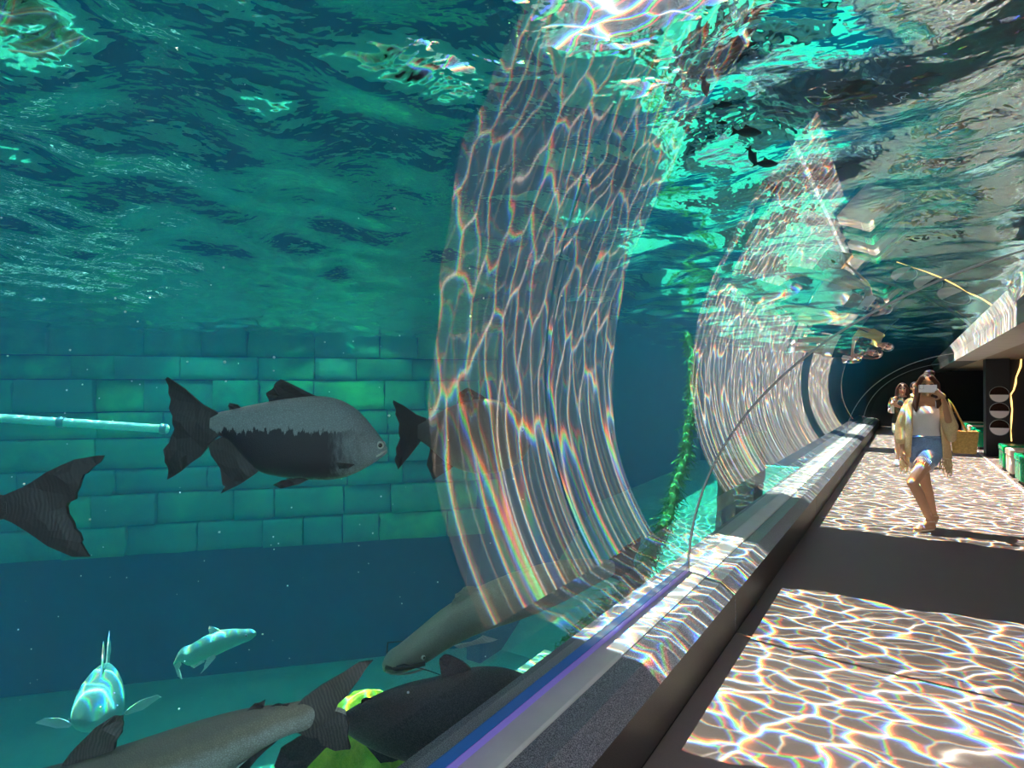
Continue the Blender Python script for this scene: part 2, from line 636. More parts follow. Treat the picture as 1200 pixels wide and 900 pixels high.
# added dark rock bank that darkens the view beyond the first seam
bm = bmesh.new()
bmesh.ops.create_grid(bm, x_segments=70, y_segments=26, size=0.5)
for v in bm.verts:
    s_, h_ = v.co.x + 0.5, v.co.y + 0.5
    base = Vector((-1.46, 6.9, 0)).lerp(Vector((-2.8, 15.0, 0)), s_)
    z = -1.2 + (1.55 + 0.1 * s_) * h_ * min(1.0, 0.86 + s_ * 1.5)
    n_ = noise.fractal(Vector((base.y * 0.8, z * 0.9, 3.3)), 0.8, 2.0, 4) * 0.3 * min(1.0, s_ * 12)
    v.co = (base.x + 0.05 * h_ + n_ * 0.3, base.y, z)
ext = bmesh.ops.extrude_face_region(bm, geom=bm.faces[:])
for g in ext['geom']:
    if isinstance(g, bmesh.types.BMVert):
        g.co.x -= 0.16 + 0.5 * max(0.0, math.sin(PI * min(1, max(0, (g.co.y - 6.9) / 8.1))))
bmesh.ops.recalc_face_normals(bm, faces=bm.faces[:])
bank = struct(obj('wall_backdrop_rock', bm, M['rock'], smooth=True), 'added dark rock bank that darkens the view beyond the first seam')

# added building side that blocks the sky seen through the water
struct(box_obj('wall_sky_blocker', (-26, -10, -5), (-25, 46, 16), M['sky_blocker']), 'added grey-green building side that blocks the sky beyond the tank')

# water body (one closed prism round the tunnel)
wprof = [(-23.0, FLOOR_Z), (-1.225, FLOOR_Z), (-1.225, 0.28)]
wprof += [arch(i / 40, 0.075) for i in range(41)]
wprof += [(1.10, WZ + 0.08), (-23.0, WZ + 0.08)]
v, f = prism_y(wprof, Y_BACK + 0.01, Y_END + 2.9)
wb = fix_normals(link_mesh('water_body', v, f, M['volume']))
wb['kind'] = 'structure'

# rippled surface
gx, gy = np.arange(-22.9, 1.09, 0.085), np.arange(Y_BACK + 0.05, Y_END + 2.8, 0.085)
X, Y = np.meshgrid(gx, gy)
Z = np.zeros_like(X)
rs = np.random.RandomState(3)
for k in range(34):
    lam = 0.36 * (1.5 / 0.36) ** rs.rand()
    th = rs.normal(0.9, 0.75)
    A = 0.0064 * lam ** 0.9
    Z += A * np.sin(2 * PI / lam * (X * math.cos(th) + Y * math.sin(th)) + rs.rand() * 6.28)
verts = np.stack([X, Y, Z + WZ], -1).reshape(-1, 3)
nx, ny = len(gx), len(gy)
idx = np.arange(nx * ny).reshape(ny, nx)
quads = np.stack([idx[:-1, :-1], idx[:-1, 1:], idx[1:, 1:], idx[1:, :-1]], -1).reshape(-1, 4)
me = bpy.data.meshes.new('water_surface')
me.vertices.add(len(verts)); me.vertices.foreach_set('co', verts.ravel().astype(np.float32))
me.loops.add(quads.size); me.loops.foreach_set('vertex_index', quads.ravel().astype(np.int32))
me.polygons.add(len(quads)); me.polygons.foreach_set('loop_start', np.arange(0, quads.size, 4, dtype=np.int32))
me.update(calc_edges=True); me.validate()
me.polygons.foreach_set('use_smooth', [True] * len(me.polygons))
me.materials.append(M['water'])
ws = bpy.data.objects.new('water_surface', me)
C.objects.link(ws)
ws['kind'] = 'structure'

# roof slabs above the tunnel: they leave the sunlit bands open
def canopy(y0, y1, x0=-2.75, x1=1.3, mat=None):
    vs_, n = [], 40
    for zz in (3.70, 3.85):
        for e in (y0, y1):
            for i in range(n + 1):
                x = x0 + (x1 - x0) * i / n
                w = 0.035 * math.sin(x * 7 + e * 3) + 0.025 * math.sin(x * 17 + e)  # edges waved so the slab shadows get rippled borders
                vs_.append((x, e + w, zz))
    m = n + 1
    fs = []
    for i in range(n):
        a = i
        fs += [(a, a + 1, a + m + 1, a + m), (a + 2 * m, a + 3 * m, a + 3 * m + 1, a + 2 * m + 1),
               (a, a + 2 * m, a + 2 * m + 1, a + 1), (a + m, a + m + 1, a + 3 * m + 1, a + 3 * m)]
    fs += [(0, m, 3 * m, 2 * m), (n, n + 2 * m, n + 3 * m, n + m)]
    return fix_normals(link_mesh('roof_slab', vs_, fs, mat or M['canopy'], roof))
roof = struct(empty('roof'), 'roof slabs above the tunnel water, extended to shade the fish')
dy = 3.7 * SUN_TO.y / SUN_TO.z
canopy(Y_BACK, 2.43 + dy, -4.5)  # extended left over the tank to shade the fish
canopy(2.3, 6.2, -4.5, -2.9)  # added unseen slab that keeps the sun off the fish
canopy(4.79 + dy, 7.02 + dy)
canopy(15.9 + dy, 17.2 + dy)
canopy(22.0 + dy, Y_END)

# ------------------------------------------------------------------ fish
def mat_fish(name, top, flank, belly, z0, z1, ragged=0.02, dark=None, dark_z=None, scale=30, rough=0.45, mottle=0.65):
    """skin coloured from back to belly by height on the fish, with ragged borders"""
    t = NT(name)
    p = t.coord()
    z = t.sep(p)[2]
    n = t.noise(p, scale, 4, 0.7)
    zz = t.math('ADD', z, t.math('MULTIPLY', t.math('SUBTRACT', n, 0.5), ragged))
    col = t.mix(t.map(zz, z0, z1, smooth=True), belly, flank)
    col = t.mix(t.map(zz, z1, z1 + (z1 - z0), smooth=True), col, top)
    sp = t.noise(p, 160, 2, 0.6)
    col = t.mix(t.math('MULTIPLY', sp, mottle), col, [c * 0.45 for c in flank])
    vo = t.new('TexVoronoi', feature='DISTANCE_TO_EDGE')
    t.set(vo.inputs['Vector'], t.vmath('MULTIPLY', p, (1.0, 0.8, 1.25)))
    vo.inputs['Scale'].default_value = 120
    sc = t.map(vo.outputs['Distance'], 0.0, 0.25)
    col = t.mix(t.math('MULTIPLY', t.math('SUBTRACT', 1.0, sc), 0.5), col, [c * 0.3 for c in flank])
    big = t.noise(p, 9, 4, 0.65)
    col = t.mix(t.map(big, 0.45, 0.7, 0.0, 0.3), col, [c * 0.45 for c in flank])
    if dark is not None:
        streak = t.noise(t.vmath('MULTIPLY', p, (60, 60, 16)), 1.0, 3, 0.6)
        zd = t.math('ADD', z, t.math('MULTIPLY', t.math('SUBTRACT', streak, 0.5), ragged * 3.0))
        up = t.map(zd, dark_z[1], dark_z[1] - 0.006)
        lo = t.map(zd, dark_z[0], dark_z[0] + 0.05)
        x = t.sep(p)[0]
        fr = t.map(t.math('ADD', x, t.math('MULTIPLY', t.math('SUBTRACT', streak, 0.5), 0.15)), dark_z[3] + 0.06, dark_z[3] - 0.09, smooth=True)
        k = t.math('MULTIPLY', t.math('MULTIPLY', up, lo), fr)
        col = t.mix(k, col, dark)
    return t.principled(col, rough, normal=t.bump(t.math('ADD', sc, sp), 0.25, 0.003), spec=0.25)

def mat_fin(name, c, c2):
    t = NT(name)
    p = t.coord()
    w = t.new('TexWave', wave_type='RINGS', rings_direction='Y')
    t.set(w.inputs['Vector'], p)
    w.inputs['Scale'].default_value = 26
    w.inputs['Distortion'].default_value = 5.0
    w.inputs['Detail'].default_value = 2
    n = t.noise(p, 25, 3)
    col = t.mix(t.math('MULTIPLY', w.outputs['Fac'], t.math('MULTIPLY', n, 1.3)), c, c2)
    return t.principled(col, 0.55, normal=t.bump(w.outputs['Fac'], 0.2, 0.002), spec=0.3)

M['eye_white'] = plain('pale_fish_eye', (0.55, 0.55, 0.50), 0.2)
M['eye_black'] = plain('black_pupil', (0.004, 0.004, 0.005), 0.15)
M['fin_black'] = mat_fin('black_fish_fin', (0.014, 0.013, 0.017), (0.024, 0.022, 0.026))
M['fin_grey'] = mat_fin('grey_fish_fin', (0.04, 0.037, 0.035), (0.13, 0.11, 0.095))
M['fin_pale'] = mat_fin('pale_fish_fin', (0.45, 0.55, 0.55), (0.7, 0.75, 0.75))
M['mouth'] = plain('dark_fish_mouth', (0.015, 0.013, 0.015), 0.5)
M['lip'] = plain('pale_fish_lip', (0.5, 0.5, 0.45), 0.5)

class Fish:
    """side outline in real proportions; local x runs nose-ward or tail-ward, z up, y across"""
    def __init__(self, name, label, cat, uc, vc, z, yaw=0.0, group=None):
        self.uc, self.vc, self.z, self.cy = uc, vc, z, math.cos(yaw)
        self.root = thing(name, label, cat, at(uc, vc, z), YAW + yaw, group)
    def p(self, u, v, y=0.0):
        k = self.z / F
        return Vector(((u - self.uc) * k / self.cy, y, (self.vc - v) * k))
    def body(self, st, mat, wr, n=22, m=44, name='body'):
        st = sorted(st)
        us = [a[0] for a in st]
        uu = [us[0] + (us[-1] - us[0]) * 0.5 * (1 - math.cos(PI * i / m)) for i in range(m + 1)]
        top = smooth_interp(uu, us, [a[1] for a in st])
        bot = smooth_interp(uu, us, [a[2] for a in st])
        wv = np.interp(uu, us, [a[3] if len(a) > 3 else wr for a in st])
        verts, faces = [], []
        k = self.z / F
        self.width = lambda u: float(np.interp(u, uu, [abs(b - a) * 0.5 * k * w for a, b, w in zip(top, bot, wv)]))
        for u, a, b, w in zip(uu, top, bot, wv):
            c = self.p(u, (a + b) / 2)
            h = max(0.002, abs(b - a) / 2 * k)
            for q in range(n):
                th = 2 * PI * q / n
                s_, c_ = math.sin(th), math.cos(th)
                verts.append((c.x, math.copysign(abs(c_) ** 0.85, c_) * h * w, c.z + math.copysign(abs(s_) ** 0.95, s_) * h))
        for i in range(m):
            for q in range(n):
                a0, b0 = i * n + q, i * n + (q + 1) % n
                faces.append((a0, b0, b0 + n, a0 + n))
        faces += [tuple(range(n))[::-1], tuple(m * n + q for q in range(n))]
        o = fix_normals(link_mesh(name, verts, faces, mat, self.root, smooth=True))
        return o
    def fin(self, name, pts, mat, y=0.0, th=0.010, splay=0.0, parent=None, wave=0.012):
        """a fin blade: outline cut into a fine sheet, thick at its root, thin and wavy at the rim"""
        P = [self.p(*q) for q in pts]
        bm = bmesh.new()
        f = bm.faces.new([bm.verts.new((q.x, 0, q.z)) for q in P])
        f.normal_update()
        bmesh.ops.triangulate(bm, faces=[f], ngon_method='EAR_CLIP')
        for _ in range(2):
            bmesh.ops.subdivide_edges(bm, edges=bm.edges[:], cuts=1)
        bmesh.ops.triangulate(bm, faces=bm.faces[:])
        rim = {v for v in bm.verts if v.is_boundary}
        root = (P[0] + P[-1]) / 2
        ext = bmesh.ops.extrude_face_region(bm, geom=bm.faces[:])
        back = {g for g in ext['geom'] if isinstance(g, bmesh.types.BMVert)}
        size = max((q - root).length for q in P) or 1
        for v in bm.verts:
            d = (v.co - root).length / size
            t_ = th * (0.5 - 0.38 * d)
            off = splay * (v.co - root).length + wave * d * math.sin(14 * (v.co.x + 1.7 * v.co.z) / max(size, 0.1) * 0.5)
            v.co.y = y + off + (t_ if v in back else -t_)
        bmesh.ops.recalc_face_normals(bm, faces=bm.faces[:])
        return obj(name, bm, mat, parent or self.root, smooth=False)
    def ball(self, name, u, v, y, r, mat, parent=None, sq=(1, 1, 1)):
        bm = bmesh.new()
        bmesh.ops.create_uvsphere(bm, u_segments=14, v_segments=10, radius=r)
        c = self.p(u, v, y)
        for w in bm.verts:
            w.co = Vector((w.co.x * sq[0], w.co.y * sq[1], w.co.z * sq[2])) + c
        return obj(name, bm, mat, parent or self.root, smooth=True)
    def tube(self, name, pts, r, mat, parent=None):
        bm = bmesh.new()
        add_tube(bm, [self.p(*q) for q in pts], r, 6)
        return obj(name, bm, mat, parent or self.root, smooth=True)
    def eyes(self, u, v, r, y=None):
        y = self.width(u) * 0.86 if y is None else y
        for sgn in (-1, 1):
            e = self.ball('eye', u, v, sgn * y, r, M['eye_white'], sq=(1, 0.55, 1))
            self.ball('pupil', u + 0.5, v, sgn * (y + r * 0.38), r * 0.55, M['eye_black'], e, sq=(1, 0.5, 1))

def smooth_interp(x, xs, ys):
    """monotone-ish cubic through the outline points"""
    xs, ys = np.array(xs, float), np.array(ys, float)
    d = np.gradient(ys, xs)
    out = []
    for q in x:
        i = int(min(max(np.searchsorted(xs, q) - 1, 0), len(xs) - 2))
        h = xs[i + 1] - xs[i]
        t = (q - xs[i]) / h
        out.append((2 * t ** 3 - 3 * t ** 2 + 1) * ys[i] + (t ** 3 - 2 * t ** 2 + t) * h * d[i] + (-2 * t ** 3 + 3 * t ** 2) * ys[i + 1] + (t ** 3 - t ** 2) * h * d[i + 1])
    return out

def crop(k, ou, ov):
    return lambda pts: [(ou + a * k, ov + b * k) for a, b in pts]

# large pacu
c6 = crop(0.29167, 170, 420)
f1 = Fish('pacu', 'large deep-bodied grey pacu with a dark blotched flank, swimming before the stone wall', 'fish', 352, 514, 2.3)
st = [(265, 232, 295), (300, 216, 311), (340, 207, 330), (400, 192, 395), (460, 180, 452), (520, 168, 471), (600, 157, 482), (680, 150, 487),
      (760, 159, 486), (820, 185, 472), (870, 224, 450), (910, 270, 426), (945, 314, 402), (966, 346, 386), (974, 362, 376)]
st = [(170 + a * .29167, 420 + b * .29167, 420 + d * .29167, 0.36 if a < 800 else 0.44) for a, b, d in st]
M['pacu'] = mat_fish('pacu_skin', (0.30, 0.33, 0.36), (0.34, 0.38, 0.41), (0.45, 0.50, 0.48), -0.16, -0.06, 0.03,
                     dark=(0.010, 0.011, 0.02), dark_z=(-0.20, 0.035, 0, 0.20), scale=40)
f1.body(st, M['pacu'], 0.36)
tail1 = f1.fin('tail_fin', c6([(300, 222), (230, 185), (160, 120), (95, 75), (82, 84), (92, 110), (90, 140), (104, 165), (102, 200), (118, 232), (114, 262), (120, 282), (104, 312), (100, 338),
                       (82, 365), (86, 395), (80, 415), (90, 440), (88, 488), (150, 450), (220, 395), (265, 340), (300, 306)]), M['fin_black'], th=0.02)
f1.fin('dorsal_fin', c6([(495, 180), (490, 140), (520, 110), (540, 83), (560, 92), (580, 100), (640, 130), (690, 152), (690, 185)]), M['fin_black'], th=0.012)
f1.fin('adipose_fin', c6([(345, 215), (328, 190), (345, 178), (375, 185), (395, 205)]), M['fin_black'], th=0.012)
f1.fin('anal_fin', c6([(320, 310), (258, 340), (270, 390), (300, 440), (318, 505), (330, 512), (300, 545), (370, 512), (445, 465), (470, 440), (400, 370)]), M['fin_black'], th=0.016)
for sg in (-1, 1):
    f1.fin('pelvic_fin', c6([(640, 472), (575, 480), (540, 497), (570, 512), (640, 496), (672, 480)]), M['fin_black'], y=sg * 0.035, splay=sg * 0.3)
    f1.fin('pectoral_fin', c6([(872, 412), (830, 404), (800, 402), (815, 428), (850, 426)]), M['fin_black'], y=sg * 0.105, splay=sg * 0.25)
f1.eyes(170 + 948 * .29167, 420 + 347 * .29167, 0.0155)
f1.tube('mouth', [q + (-0.052,) for q in c6([(942, 388), (958, 379)])] + [q + (-0.02,) for q in c6([(972, 366)])], 0.004, M['lip'])
f1.tube('gill_cover', [q + (-0.100 - 0.006 * i % 0.01,) for i, q in enumerate(c6([(900, 292), (872, 318), (858, 355), (864, 392), (888, 420)]))], 0.004, M['pacu'])

# second pacu, mostly behind the bright reflection
f3 = Fish('pacu', 'dark-tailed pacu half hidden behind the bright rippled reflection on the acrylic', 'fish', 548, 512, 3.3)
st = [(490, 497, 515), (503, 490, 524), (522, 479, 541), (545, 470, 552), (572, 467, 555), (596, 474, 549), (612, 488, 538), (622, 505, 522)]
M['pacu_dark'] = mat_fish('dark_pacu_skin', (0.10, 0.10, 0.11), (0.12, 0.12, 0.13), (0.22, 0.22, 0.22), -0.14, -0.05, 0.03)
f3.body(st, M['pacu_dark'], 0.36)
f3.fin('tail_fin', c6([(1130, 240), (1090, 225), (1040, 190), (1000, 168), (996, 175), (1008, 205), (1005, 225), (1022, 262), (1020, 300), (1026, 320), (1008, 360), (1012, 385), (1004, 405), (1016, 447), (1060, 395), (1100, 345), (1130, 300)]), M['fin_black'], th=0.02)
f3.fin('dorsal_fin', [(535, 476), (538, 460), (548, 454), (566, 464), (572, 470)], M['fin_black'])
f3.fin('anal_fin', [(505, 523), (500, 545), (508, 562), (530, 548), (535, 542)], M['fin_black'])
f3.eyes(611, 502, 0.016)

# fish leaving the frame at the left: only the tail shows
c4 = crop(0.289, 0, 420)
f2 = Fish('pacu', 'black pacu leaving at the left, only its broad forked tail in view', 'fish', -60, 600, 1.8)
st = [(12, 581, 606), (-10, 578, 613), (-40, 570, 624), (-80, 556, 648), (-130, 548, 668), (-180, 556, 664), (-225, 578, 644), (-250, 600, 622)]
M['black_skin'] = mat_fish('black_fish_skin', (0.025, 0.024, 0.028), (0.022, 0.02, 0.025), (0.05, 0.05, 0.05), -0.16, -0.06)
f2.body(st, M['black_skin'], 0.36)
f2.fin('tail_fin', c4([(20, 556), (100, 520), (200, 460), (300, 410), (380, 396), (425, 393), (400, 422), (372, 442), (355, 465), (345, 470), (335, 520), (318, 545), (310, 570), (278, 584), (268, 600), (275, 632),
                       (300, 665), (310, 690), (330, 706), (345, 735), (340, 742), (378, 798), (300, 802), (200, 760), (120, 700), (60, 662), (20, 645)]), M['fin_black'], th=0.02)

# big catfish along the bottom
c5 = crop(0.25, 50, 680)
cc = crop(0.29167, 350, 660)
f4 = Fish('catfish', 'long grey catfish with a pale belly and forked tail, lowest along the glass', 'fish', 190, 885, 2.2)
st = [(-75, 958, 968, 1.2), (-62, 944, 982, 1.1), (-30, 927, 992, 1.0), (10, 913, 992, 0.9), (70, 897, 984, 0.85), (137, 876, 963), (210, 852, 932), (250, 840, 912), (287, 831, 890), (312, 827, 873), (342, 823, 858), (358, 819, 854, 0.5), (374, 821, 848, 0.26), (390, 825, 842, 0.12), (406, 830, 837, 0.05)]
M['catfish'] = mat_fish('grey_catfish_skin', (0.19, 0.175, 0.155), (0.36, 0.29, 0.20), (0.75, 0.73, 0.66), -0.03, 0.012, 0.03, scale=18)
# belly line follows the tilt of the body
def tilt(m, slope, off=0.0):
    t = m.node_tree
    for n in t.nodes:
        if n.type == 'SEPXYZ':
            src = n.inputs[0].links[0].from_socket
            a = t.nodes.new('ShaderNodeVectorMath'); a.operation = 'DOT_PRODUCT'
            a.inputs[1].default_value = (-slope, 0, 1)
            t.links.new(src, a.inputs[0])
            b = t.nodes.new('ShaderNodeMath'); b.inputs[1].default_value = off
            t.links.new(a.outputs['Value'], b.inputs[0])
            for l in list(n.outputs[2].links):
                t.links.new(b.outputs[0], l.to_socket)
tilt(M['catfish'], 0.33, 0.0)
f4.body(st, M['catfish'], 0.72)
f4.fin('tail_fin', cc([(0, 560), (20, 540), (90, 490), (160, 445), (240, 400), (300, 388), (285, 405), (265, 430), (250, 455), (215, 500), (200, 525), (160, 560), (150, 588), (190, 602), (205, 640), (200, 690), (210, 740), (150, 747), (100, 722), (80, 692), (50, 690), (0, 668)]), M['fin_grey'], th=0.03)
f4.fin('dorsal_fin', c5([(200, 850), (105, 858), (140, 800), (180, 760), (260, 680), (350, 625), (395, 620), (375, 690), (378, 710), (355, 745), (340, 790)]), M['fin_grey'], th=0.02)
f4.fin('adipose_fin', c5([(960, 606), (1000, 570), (1045, 557), (1048, 580), (1010, 612)]), M['fin_black'])
f4.fin('finlet', c5([(1055, 592), (1110, 572), (1165, 568), (1150, 584), (1060, 602)]), M['fin_black'])
f4.fin('anal_fin', c5([(900, 880), (990, 800), (1060, 740), (1115, 712), (1105, 742), (1010, 830), (950, 905)]), M['fin_black'])
f4.tube('anal_fin_edge', [q + (-0.02,) for q in c5([(905, 878), (990, 798), (1060, 738), (1108, 714)])], 0.004, M['fin_pale'])
f4.eyes(-42, 948, 0.015)

# dark catfish beside the plinth
f5 = Fish('catfish', 'dark slate catfish with an upright rounded dorsal fin, beside the sill', 'fish', 525, 838, 2.75)
st = [(400, 836, 852), (423, 823, 866), (467, 804, 884), (513, 793, 890), (548, 784, 888), (578, 782, 880), (598, 785, 872), (620, 793, 860), (640, 803, 848), (652, 814, 834)]
M['dark_catfish'] = mat_fish('slate_catfish_skin', (0.045, 0.045, 0.05), (0.03, 0.03, 0.036), (0.05, 0.05, 0.055), -0.15, -0.06)
f5.body(st, M['dark_catfish'], 0.62)
f5.fin('dorsal_fin', cc([(580, 460), (565, 400), (568, 375), (585, 366), (610, 368), (660, 390), (690, 418), (705, 445)]), M['fin_black'], th=0.018)
f5.fin('adipose_fin', cc([(255, 575), (254, 545), (280, 532), (310, 535), (302, 560)]), M['fin_black'])
f5.fin('anal_fin', cc([(210, 640), (260, 705), (330, 800), (380, 790), (470, 745), (440, 690), (300, 650)]), M['fin_black'], th=0.016)
f5.fin('tail_fin', cc([(215, 600), (110, 640), (0, 690), (-70, 740), (-90, 800), (-75, 840), (20, 836), (60, 790), (110, 735), (215, 662)]), M['fin_black'], th=0.02)
f5.eyes(350 + 820 * .29167, 660 + 505 * .29167, 0.016)

# catfish swimming in with a broad head
f6 = Fish('catfish', 'olive grey catfish coming in head first with a wide dark mouth, above the slate one', 'fish', 570, 715, 3.5, math.radians(28))
st = [(462, 751, 758, 1.5), (466, 745, 761, 1.5), (481, 735, 762, 1.25), (500, 722, 758, 1.05), (525, 705, 747, 0.95), (548, 694, 740), (575, 684, 735), (600, 678, 732), (630, 673, 727), (660, 671, 720), (700, 674, 708), (730, 680, 700)]
M['olive_catfish'] = mat_fish('olive_catfish_skin', (0.32, 0.35, 0.28), (0.42, 0.45, 0.36), (0.70, 0.72, 0.64), -0.16, -0.08, 0.03)
tilt(M['olive_catfish'], 0.30, -0.01)
f6.body(st, M['olive_catfish'], 0.85)
mo = f6.tube('mouth', [(463, 752, -0.03), (471, 752, -0.075), (482, 751, -0.10), (496, 749, -0.118)], 0.012, M['mouth'])
f6.tube('lower_lip', [(463, 757, -0.03), (471, 758, -0.07), (482, 758, -0.095), (496, 755, -0.112)], 0.006, M['lip'], mo)
f6.fin('pectoral_fin', cc([(600, 262), (660, 258), (700, 240), (755, 266), (700, 268), (620, 276)]), M['fin_pale'], y=-0.12, splay=-0.15)
f6.fin('pectoral_fin', cc([(600, 262), (660, 258), (700, 240), (755, 266), (700, 268), (620, 276)]), M['fin_pale'], y=0.12, splay=0.3)
f6.fin('dorsal_fin', [(530, 703), (536, 690), (548, 682), (556, 684), (562, 690)], M['olive_catfish'])
f6.fin('tail_fin', [(722, 682), (760, 660), (775, 655), (762, 690), (778, 726), (758, 718), (722, 698)], M['fin_grey'])
for sg in (-1, 1):
    f6.tube('barbel', [(470, 748, sg * 0.09), (474, 742, sg * 0.15), (492, 748, sg * 0.2), (512, 760, sg * 0.21)], [0.005, 0.004, 0.003, 0.002], M['mouth'])
f6.eyes(494, 742, 0.013, 0.122)

# pale catfish, side on
f7 = Fish('catfish', 'small pale turquoise catfish in side view, deep in the tank before the navy wall', 'fish', 254, 760, 5.6)
st = [(622, 378, 396), (645, 330, 378), (700, 298, 392), (760, 262, 372), (820, 236, 346), (880, 227, 318), (940, 227, 292), (985, 229, 272), (1003, 240, 256)]
st = [(50 + a * .25, 680 + b * .25, 680 + d * .25, 0.8) for a, b, d in st]
M['pale_catfish'] = mat_fish('pale_catfish_skin', (0.22, 0.62, 0.58), (0.30, 0.72, 0.68), (0.45, 0.85, 0.82), -0.2, -0.05, 0.05)
f7.body(st, M['pale_catfish'], 0.8)
f7.fin('tail_fin', c5([(648, 372), (625, 380), (622, 400), (632, 425), (655, 462), (662, 455), (642, 412), (655, 392)]), M['fin_pale'])
f7.fin('anal_fin', c5([(690, 375), (700, 405), (712, 410), (735, 372)]), M['fin_pale'])
f7.fin('dorsal_fin', c5([(785, 252), (782, 214), (810, 215), (848, 236), (850, 246)]), M['fin_pale'])
f7.fin('pectoral_fin', c5([(830, 325), (800, 338), (790, 380), (780, 402), (805, 378), (835, 340)]), M['fin_pale'], y=-0.08, splay=-0.3)
f7.fin('pelvic_fin', c5([(760, 360), (740, 380), (730, 392), (780, 365)]), M['fin_pale'], y=-0.05, splay=-0.3)
f7.eyes(50 + 965 * .25, 680 + 248 * .25, 0.014)

# pale catfish, coming head on
f8 = Fish('catfish', 'small pale turquoise catfish seen head on with spread fins', 'fish', 120, 820, 5.2, math.radians(-62))
st = [(62, 800, 806), (75, 794, 812, 0.8), (95, 789, 822, 0.9), (115, 789, 832, 1.0), (135, 795, 838, 1.15), (150, 805, 839, 1.4), (158, 815, 836, 1.6), (162, 823, 832, 1.6)]
f8.cy = 1.0
M['pale_catfish2'] = M['pale_catfish']
f8.body([(a[0] - 0, *a[1:]) for a in st], M['pale_catfish'], 0.8)
f8.fin('dorsal_fin', [(112, 795), (96, 772), (88, 762), (98, 768), (128, 794)], M['fin_pale'], th=0.016)
f8.fin('tail_fin', [(70, 800), (40, 776), (30, 770), (38, 800), (30, 832), (42, 824), (70, 806)], M['fin_pale'], th=0.016)
for sg in (-1, 1):
    f8.fin('pectoral_fin', [(140, 828), (128, 826), (112, 830), (106, 836), (126, 838), (140, 834)], M['fin_pale'], y=sg * 0.18, splay=sg * 1.1)
f8.eyes(150, 815, 0.014, 0.14)

# small dark fish right under the surface above the tunnel
M['minnow'] = mat_fish('dark_blue_minnow_skin', (0.01, 0.02, 0.04), (0.015, 0.05, 0.08), (0.15, 0.30, 0.35), -0.02, 0.0)
words = ['highest of the small dark fish under the surface, nose down', 'small dark fish with a pale belly just under the surface, second from top',
         'tiniest dark fish under the surface, a speck in the turquoise', 'small dark fish with a long tail under the surface, mid turquoise patch',
         'stout dark fish tilted steeply under the surface by the ragged edge', 'stout dark fish lying level under the surface, by the ragged edge',
         'lowest small dark fish under the surface, near the second reflection']
for k, (u, v, z, L, rot) in enumerate(((827, 100, 2.05, 24, 80), (848, 122, 2.1, 20, 0), (847, 143, 2.2, 12, 5), (876, 154, 2.3, 30, 12), (882, 182, 2.35, 22, 70), (898, 191, 2.35, 24, 10), (909, 222, 2.4, 22, 20))):
    fm_ = Fish('small_fish', words[k], 'fish', u, v, z, math.radians(RND.uniform(-25, 25)), 'small dark fish under the surface')
    fm_.root.rotation_euler[1] = math.radians(rot)
    h = L * 0.5
    fm_.body([(u - h * .75, v - 1.2, v + 1.2), (u - h * .4, v - L * .13, v + L * .13), (u, v - L * .2, v + L * .2), (u + h * .5, v - L * .17, v + L * .16), (u + h * .85, v - L * .08, v + L * .08), (u + h, v - 1, v + 1)], M['minnow'], 0.5, n=10, m=12)
    fm_.fin('tail_fin', [(u - h * .6, v - 1), (u - h * 1.15, v - L * .2), (u - h * .95, v), (u - h * 1.15, v + L * .2), (u - h * .6, v + 1)], M['fin_black'], th=0.004, wave=0.002)
    fm_.fin('dorsal_fin', [(u - h * .3, v - L * .15), (u - h * .2, v - L * .3), (u + h * .3, v - L * .17)], M['fin_black'], th=0.004, wave=0.002)

# ------------------------------------------------------------------ things in the tank
def mat_algae(name, a, b):
    t = NT(name)
    p = t.coord()
    n = t.noise(p, 5, 6, 0.7, 1.0)
    n2 = t.noise(p, 22, 4, 0.7)
    col = t.mix(t.map(n, 0.35, 0.65), a, b)
    col = t.mix(t.math('MULTIPLY', n2, 0.5), col, [c * 0.3 for c in a])
    return t.principled(col, 0.8, normal=t.bump(n2, 0.7, 0.02), spec=0.2)
M['algae'] = mat_algae('bright_green_algae', (0.22, 0.60, 0.04), (0.66, 0.88, 0.08))
M['algae_rope'] = mat_algae('green_algae_growth', (0.02, 0.22, 0.07), (0.08, 0.50, 0.14))

def boulder(name, label, loc, size, mat, seed, group=None):
    bm = bmesh.new()
    bmesh.ops.create_icosphere(bm, subdivisions=4, radius=1.0)
    for v in bm.verts:
        q = v.co.normalized()
        d = 1 + 0.45 * noise.fractal(q * 1.3 + Vector((seed, 0, 0)), 0.9, 2.0, 5)
        v.co = Vector((q.x * size[0], q.y * size[1], q.z * size[2])) * d
    o = obj(name, bm, mat, smooth=True)
    o.location = loc
    return tag(o, label, 'rock', group)

# shelf that the rocks stand on, along the foot of the tunnel wall
struct(box_obj('trim_6', (-2.9, Y_BACK, -1.25), (-1.31, 5.0, -1.05), M['sand']), 'sandy ledge along the foot of the tunnel wall')
boulder('algae_rock', 'bright yellow-green algae-covered rock below the grey catfish tail', at(410, 925, 3.3) , (0.26, 0.30, 0.30), M['algae'], 3.1)
boulder('algae_rock', 'bright green algae-covered rock beside the sill, below the slate catfish', at(492, 960, 3.0), (0.12, 0.16, 0.28), M['algae'], 8.2)
boulder('algae_rock', 'green algae rock behind the slate catfish, thin rim above its tail', at(432, 850, 4.1), (0.42, 0.35, 0.16), M['algae'], 5.7)
for o in bpy.data.objects:
    if o.name.startswith('algae_rock'):
        h = o.location.z + 1.05
        bm = bmesh.new(); bm.from_mesh(o.data)
        for v in bm.verts:
            if v.co.z < 0:
                v.co.z = v.co.z * max(1.0, (h + 0.02) / 0.22)
        bm.to_mesh(o.data); bm.free()

